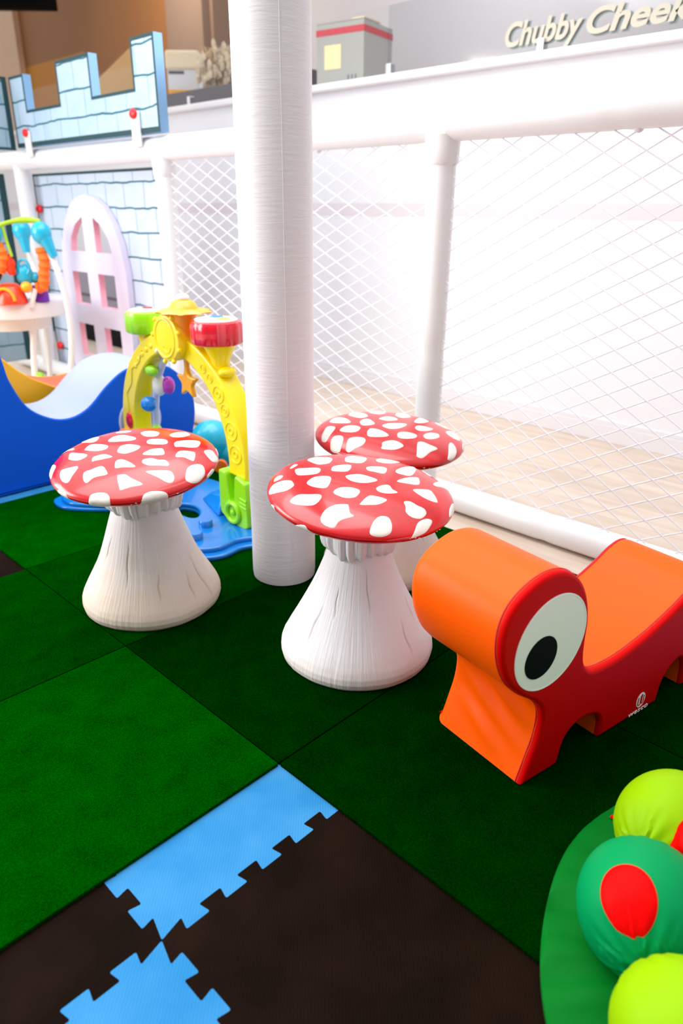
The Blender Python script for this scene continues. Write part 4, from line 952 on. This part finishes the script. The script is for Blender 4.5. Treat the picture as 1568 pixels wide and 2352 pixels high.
for q in range(49):
    a = 2 * PI * q / 48
    tr.append((-0.22 + 0.30 * math.cos(a), 0.16 + 0.25 * math.sin(a)))
b.lathe([(0.20, 0.50), (0.285, 0.492), (0.298, 0.50), (0.30, 0.55), (0.296, 0.575), (0.28, 0.584), (0.20, 0.584)], 64, (-0.225, 0.20, 0.0)); b.build('tray', M['white_pl'], jp)
b = MB(); b.lathe([(0.19, 0.42), (0.20, 0.50), (0.19, 0.592)], 40, (-0.225, 0.20, 0)); b.build('seat', M['white_pl'], jp)
jt('peg', [(-0.02, -0.03, 0.56), (-0.008, -0.03, 0.60), (0.01, -0.02, 0.655)], 0.013, M['white_pl'])
b = MB(); b.lathe([(0.045, 0.582), (0.042, 0.64), (0.036, 0.665), (0.028, 0.668)], 24, (-0.0, 0.06, 0)); b.build('purple_cup', M['purple_pl'], jp)
b = MB(); b.ball((-0.028, -0.04, 0.665), 0.029, 20, 14); b.build('yellow_ball', M['amber'], jp)
b = MB(); b.lathe([(0.085, 0.582), (0.082, 0.60), (0.065, 0.66), (0.04, 0.682), (0.01, 0.686)], 32, (-0.125, -0.03, 0)); b.build('red_dome', mat('red_orange_plastic', (250, 66, 22), 0.3, coat=0.3), jp)
b = MB(); b.tube([(-0.125 + 0.052 * math.cos(a), -0.105 - 0.0 * math.sin(a), 0.60 + 0.062 * math.sin(a)) for a in [PI * q / 16 for q in range(17)]], 0.008, 8); b.build('dome_arch', M['amber'], jp)
b = MB(); b.ball((-0.125, -0.085, 0.63), (0.028, 0.016, 0.02), 16, 10); b.build('clear_window', M['pale_pl'], jp)
b = MB(); b.ball((-0.045, 0.0, 0.725), (0.045, 0.035, 0.055), 24, 14, fn=lambda d: 1 + 0.08 * math.sin(d.x * 8 + d.z * 6)); b.ball((0.0, 0.02, 0.71), (0.035, 0.03, 0.03), 16, 10); b.build('teal_plush', M['teal_pl'], jp)
b = MB(); b.tube([(-0.035 + 0.03 * math.cos(a), -0.02, 0.765 + 0.038 * math.sin(a)) for a in [2 * PI * q / 24 for q in range(24)]], 0.0075, 8, closed=True); b.build('teal_ring', M['teal_pl'], jp)
b = MB(); b.ball((-0.095, -0.04, 0.775), (0.026, 0.02, 0.055), 20, 12, fn=lambda d: 1 + 0.1 * math.sin(d.z * 7)); b.build('red_plush', mat('scarlet_plush', (245, 60, 15), 0.8), jp)
b = MB(); b.ball((-0.135, -0.05, 0.775), (0.024, 0.02, 0.035), 16, 10); b.build('pink_plush', mat('pink_plush', (245, 150, 190), 0.8), jp)
b = MB(); b.ball((-0.175, -0.05, 0.765), (0.036, 0.03, 0.075), 20, 12); b.build('brown_plush', mat('brown_plush', (92, 42, 24), 0.9), jp)
b = MB(); b.ball((-0.192, -0.078, 0.755), (0.030, 0.014, 0.05), 20, 12); b.build('cream_plush_front', mat('cream_plush', (236, 220, 180), 0.9), jp)

# ------------------------------------------------------------------ activity arch
arch = thing('activity_arch', 'yellow activity arch with green and red drums on a blue base', 'activity toy', (-2.18, 1.41, 0.02))
def arc_pts(rx, rz, a0, a1, n, cz=0.25): return [(-2.178 + rx * math.cos(math.radians(a0 + (a1 - a0) * q / n)), cz + rz * math.sin(math.radians(a0 + (a1 - a0) * q / n))) for q in range(n + 1)]
outer = arc_pts(0.392, 0.415, -4, 184, 60)
inner = arc_pts(0.300, 0.345, -4, 184, 60)
ol = outer + list(reversed(inner))
me = plate([ol], 0.076, 0.007); me.transform(XZ); me.transform(Matrix.Translation((0, 1.380, 0))); link('arch_frame', me, M['yellow'], arch, True, world=True)
# embossed trims
b = MB(); zz = []
for q in range(7):
    a = math.radians(176 - 9 * q); r = (0.34 if q % 2 else 0.362); zz.append((-2.178 + r * math.cos(a), 1.3795, 0.25 + (0.37 if q % 2 else 0.39) * math.sin(a)))
b.tube(zz, 0.0035, 6); b.build('embossed_zigzag', M['yellow'], arch, world=True)
for a_, r_ in ((8, .03), (20, .03), (31, .02), (40, .028), (50, .014), (57, .014)):
    a = math.radians(a_); c = (-2.178 + 0.346 * math.cos(a), 1.3795, 0.25 + 0.38 * math.sin(a))
    b = MB(); b.tube([(c[0] + r_ * math.cos(t), c[1], c[2] + r_ * math.sin(t)) for t in [2 * PI * i / 20 for i in range(20)]], 0.003, 6, closed=True)
    b.tube([(c[0] + r_ * .35 * math.cos(t), c[1], c[2] + r_ * .35 * math.sin(t)) for t in [2 * PI * i / 12 for i in range(12)]], 0.003, 6, closed=True); b.build('embossed_swirl', M['yellow'], arch, world=True)
b = MB()
for a_ in (112, 118, 124, 130, 136):
    a = math.radians(a_); c = (-2.178 + 0.346 * math.cos(a), 1.3795, 0.25 + 0.38 * math.sin(a)); b.ball(c, (.012, .004, .010), 10, 6)
b.build('embossed_scales', M['yellow'], arch, world=True)
for a_ in (142, 163, 179):
    a = math.radians(a_); b = MB(); b.ball((-2.178 + 0.40 * math.cos(a), 1.405, 0.25 + 0.424 * math.sin(a)), (.016, .014, .013), 16, 10); b.build('side_knob', M['yellow'], arch, world=True)
b = MB(); b.ball((-1.905, 1.415, 0.565), (.024, .034, .018), 16, 10); b.build('side_knob', M['yellow'], arch, world=True)
b = MB(); b.ball((-2.513, 1.378, 0.285), (0.022, 0.010, 0.034), 24, 14); b.build('red_button', M['red_pl'], arch, world=True)
# medallion
med = MB()
med.lathe([(0.060, 0.0), (0.076, 0.004), (0.080, 0.014), (0.080, 0.070), (0.072, 0.078)], 48, (-2.155, 1.345, 0.652), 'Y'); md = med.build('medallion', M['yellow'], arch, world=True)
b = MB(); b.tube([(-2.155 + 0.058 * math.cos(t), 1.346, 0.652 + 0.064 * math.sin(t)) for t in [2 * PI * i / 40 for i in range(40)]], 0.004, 8, closed=True)
b.tube([(-2.145 + 0.022 * math.cos(t), 1.345, 0.625 + 0.02 * math.sin(t)) for t in [PI + PI * i / 12 for i in range(13)]], 0.003, 6)
b.build('medallion_rim', M['yellow'], arch, world=True)
for k in range(9):
    a = 2 * PI * k / 9 + .3; b = MB(); b.ball((-2.155 + 0.080 * math.cos(a), 1.352, 0.652 + 0.084 * math.sin(a)), .009, 12, 8); b.build('medallion_bead', M['yellow'] if k != 5 else M['white_pl'], arch, world=True)
b = MB(); b.lathe([(0.05, 0.0), (0.046, 0.05), (0.05, 0.085)], 32, (-2.12, 1.40, 0.66)); b.build('sun_neck', M['amber'], arch, world=True)
# sun hat
b = MB(); n = 80
def sun(a, h, k): return 1 + (0.20 * max(0, math.cos(a * 9)) if 0 < k < 4 else 0)
b.lathe([(0.02, 0.730), (0.078, 0.737), (0.082, 0.741), (0.075, 0.745), (0.050, 0.752), (0.038, 0.772), (0.018, 0.782)], n, (-2.11, 1.40, 0), fn=sun); b.build('sun_dial', M['amber'], arch, world=True)
b = MB(); b.ball((-2.11, 1.40, 0.786), (.022, .022, .014), 20, 12); b.build('white_knob', M['white_pl'], arch, world=True)
# drums
def drum(cx, r, z0, z1, m, lobes, nm):
    b = MB()
    b.lathe([(r * .93, z0), (r, z0 + .006), (r, z1 - .014), (r * .94, z1 - .003), (r * .8, z1)], 96, (cx, 1.42, 0), fn=lambda a, h, k: 1 + 0.03 * abs(math.sin(a * lobes / 2)) - 0.015)
    d = b.build(nm, m, arch, ang=50, world=True)
    return d
dg = drum(-2.382, 0.078, 0.640, 0.716, M['lime_pl'], 8, 'green_drum'); dr = drum(-1.957, 0.086, 0.652, 0.726, M['red_pl'], 14, 'red_drum')
def drum_top(cx, r, z, cols, par):
    b = MB(); b.lathe([(r, z), (r, z + .004), (r * .9, z + .006)], 40, (cx, 1.42, 0)); b.build('drum_skin', M['white_pl'], arch, world=True)
    for k, c in enumerate(cols):
        b = MB(); a = 2.4 - k * 2.2; b.ball((cx + r * .45 * math.cos(a), 1.42 + r * .45 * math.sin(a), z + .006), (r * .36, r * .3, .004), 20, 8, fn=lambda d: 1 + 0.15 * math.sin(5 * math.atan2(d.y, d.x))); b.build('drum_picture', c, arch, world=True)
drum_top(-2.382, 0.062, 0.716, [M['band_red']], dg); drum_top(-1.957, 0.07, 0.726, [M['blue_pl2'], M['amber']], dr)
for cx, r0 in ((-2.385, 0.045), (-1.945, 0.058)):
    b = MB(); b.lathe([(0.030, 0.50 if cx > -2.2 else 0.55), (0.032, 0.60), (r0 * .8, 0.63), (r0, 0.652)], 32, (cx, 1.42, 0)); b.build('drum_stem', M['yellow'], arch, world=True)
# hanging star
b = MB()
b.tube([(-2.115, 1.40, 0.60), (-2.115, 1.40, 0.545)], 0.010, 12)
star = []
for k in range(10):
    a = PI / 2 + PI * k / 5; r = 0.060 if k % 2 == 0 else 0.031; star.append((-2.115 + r * math.cos(a), 0.500 + r * math.sin(a)))
me = plate([[tuple(p) for p in smooth_closed(star, 4)]], 0.02, 0.006); me.transform(XZ); me.transform(Matrix.Translation((0, 1.39, 0))); link('hanging_star', me, M['amber'], arch, True, world=True)
b.build('star_hook', M['amber'], arch, world=True)
# inner leg controls
b = MB(); b.tube(smooth_open([(-2.405, 1.43, 0.27), (-2.395, 1.43, 0.36), (-2.36, 1.43, 0.47), (-2.29, 1.43, 0.57)], 8), 0.014, 14); b.build('white_track', M['pale_pl'], arch, world=True)
b = MB(); b.ball((-2.385, 1.395, 0.372), 0.030, 28, 18); b.build('blue_ball', M['blue_pl2'], arch, world=True)
b = MB(); b.ball((-2.35, 1.40, 0.505), (0.035, 0.02, 0.022), 24, 14); b.build('green_roller', M['lime_pl'], arch, world=True)
b = MB(); b.ball((-2.355, 1.43, 0.445), (0.030, 0.025, 0.042), 24, 14); b.build('white_bell', M['white_pl'], arch, world=True)
b = MB(); b.ball((-2.325, 1.45, 0.445), (0.026, 0.024, 0.034), 24, 14); b.build('magenta_bell', M['magenta_pl'], arch, world=True)
b = MB(); b.ball((-2.395, 1.425, 0.262), (0.022, 0.02, 0.022), 20, 12); b.build('green_roller', M['lime_pl'], arch, world=True)
b = MB(); b.lathe([(0.06, 0.20), (0.062, 0.215), (0.05, 0.235)], 32, (-2.54, 1.40, 0)); b.build('orange_cuff', M['orange_pl'], arch, world=True)
# foot clamps
def clamp(cx, flip):
    pts = [(-0.075, 0.235), (-0.042, 0.235), (-0.034, 0.225), (-0.022, 0.135), (-0.008, 0.125), (0.004, 0.135), (0.012, 0.225), (0.02, 0.233), (0.072, 0.215), (0.078, 0.06), (0.05, 0.035), (-0.02, 0.045), (-0.072, 0.075), (-0.078, 0.10)]
    me = plate([rnd([(cx + flip * x, z) for x, z in pts], 0.006)], 0.085, 0.006); me.transform(XZ); me.transform(Matrix.Translation((0, 1.365, 0)))
    o = link('foot_clamp', me, M['lime_pl'], arch, True, world=True)
    b = MB(); b.tube([(cx + 0.034 * math.cos(t), 1.362, 0.095 + 0.034 * math.sin(t)) for t in [2 * PI * i / 32 for i in range(32)]], 0.009, 10, closed=True); b.ball((cx, 1.362, 0.095), (.012, .008, .012), 14, 8)
    for q in range(3): b.tube([(cx + flip * 0.04, 1.364, 0.13 + q * .014), (cx + flip * 0.074, 1.364, 0.126 + q * .014)], 0.003, 6)
    b.build('clamp_dial', M['lime_pl'], arch, world=True)
clamp(-1.845, 1); clamp(-2.51, -1)
b = MB(); b.ball((-1.925, 1.40, 0.105), (.02, .02, .03), 14, 10); b.build('yellow_tab', M['yellow'], arch, world=True)
# base plate: outline with an opening
bo = smooth_closed([(-2.56, 1.08), (-2.53, 1.035), (-2.45, 1.03), (-2.36, 1.09), (-2.25, 1.20), (-2.14, 1.245), (-2.02, 1.235), (-1.90, 1.19), (-1.80, 1.145), (-1.735, 1.15), (-1.70, 1.21), (-1.705, 1.29), (-1.67, 1.37), (-1.66, 1.46), (-1.74, 1.53), (-1.90, 1.53), (-2.05, 1.55), (-2.20, 1.60), (-2.36, 1.58), (-2.52, 1.56), (-2.66, 1.50), (-2.68, 1.36), (-2.62, 1.22)], 5)
hl = [tuple(p) for p in smooth_closed([(-2.10, 1.295), (-2.02, 1.285), (-1.985, 1.305), (-2.02, 1.345), (-2.08, 1.365), (-2.13, 1.34)], 4)]
hl2 = [tuple(p) for p in smooth_closed([(-2.36, 1.28), (-2.25, 1.28), (-2.22, 1.33), (-2.28, 1.37), (-2.38, 1.35)], 4)]
bo = [tuple(p) for p in bo]
me = plate([bo, hl, hl2], 0.016, 0.006); me.transform(Matrix.Translation((0, 0, 0.02))); base = link('base_plate', me, M['blue_pl'], arch, True, world=True)
bc = Vector((-2.15, 1.34)); bi = [tuple(bc + (Vector(p) - bc) * 0.93) for p in bo]
me = plate([bi, hl, hl2], 0.020, 0.007); me.transform(Matrix.Translation((0, 0, 0.032))); link('base_step', me, M['blue_pl'], arch, True, world=True)
for x, y, r in ((-1.90, 1.285, 0.024), (-1.84, 1.20, 0.026)):
    b = MB(); b.lathe([(r, 0.05), (r, 0.068), (r * .85, 0.074)], 28, (x, y, 0)); b.build('base_stud', M['blue_pl'], arch, world=True)
b = MB(); b.add([(-2.12, 1.42, 0.05), (-1.93, 1.36, 0.05), (-1.93, 1.46, 0.05), (-2.12, 1.52, 0.05), (-2.08, 1.44, 0.085), (-1.94, 1.39, 0.13), (-1.94, 1.44, 0.13), (-2.08, 1.49, 0.085)],
           [(0, 1, 2, 3), (4, 5, 6, 7), (0, 1, 5, 4), (1, 2, 6, 5), (2, 3, 7, 6), (3, 0, 4, 7)]); b.build('base_buttress', M['blue_pl2'], arch, True, 0.01, world=True)
b = MB(); b.box(-2.34, -2.14, 1.20, 1.30, 0.045, 0.12); b.build('control_panel', M['pale_pl'], arch, True, 0.015, world=True)
b = MB(); b.box(-2.35, -2.13, 1.195, 1.305, 0.03, 0.055); b.build('control_panel_base', M['blue_vinyl'], arch, True, 0.01, world=True)
for x in (-2.30, -2.24, -2.175):
    b = MB(); b.ball((x, 1.20, 0.09), (.017, .007, .014), 16, 10); b.build('yellow_light', M['yellow'], arch, world=True)

# ------------------------------------------------------------------ teal ride toy behind the arch
tt = thing('teal_toy', 'rounded teal plastic toy with white top knob behind the arch, beside the bottom rail', 'toy', (-2.46, 1.765, 0.02), FR)
b = MB()
b.ball((-0.03, 0, 0.11), (0.094, 0.085, 0.09), 40, 24); b.ball((0.05, 0.0, 0.065), (0.075, 0.07, 0.062), 32, 20); b.build('shell', M['teal_pl'], tt)
b = MB(); b.ball((0.055, -0.01, 0.165), (0.03, 0.03, 0.03), 20, 12); b.build('white_knob', M['white_pl'], tt)
b = MB(); b.box(-0.12, 0.13, -0.10, 0.09, 0.0, 0.02); b.build('tray', M['teal_pl'], tt, True, 0.009)
b = MB(); b.lathe([(0.028, -0.012), (0.030, 0), (0.028, 0.012)], 24, (0.02, -0.11, 0.03), 'Y'); b.build('wheel', M['orange_pl'], tt)
b = MB(); b.box(0.06, 0.085, -0.072, -0.06, 0.07, 0.082); b.build('pink_tab', M['pink'], tt, True, 0.003)

scn.cycles.max_bounces = 8
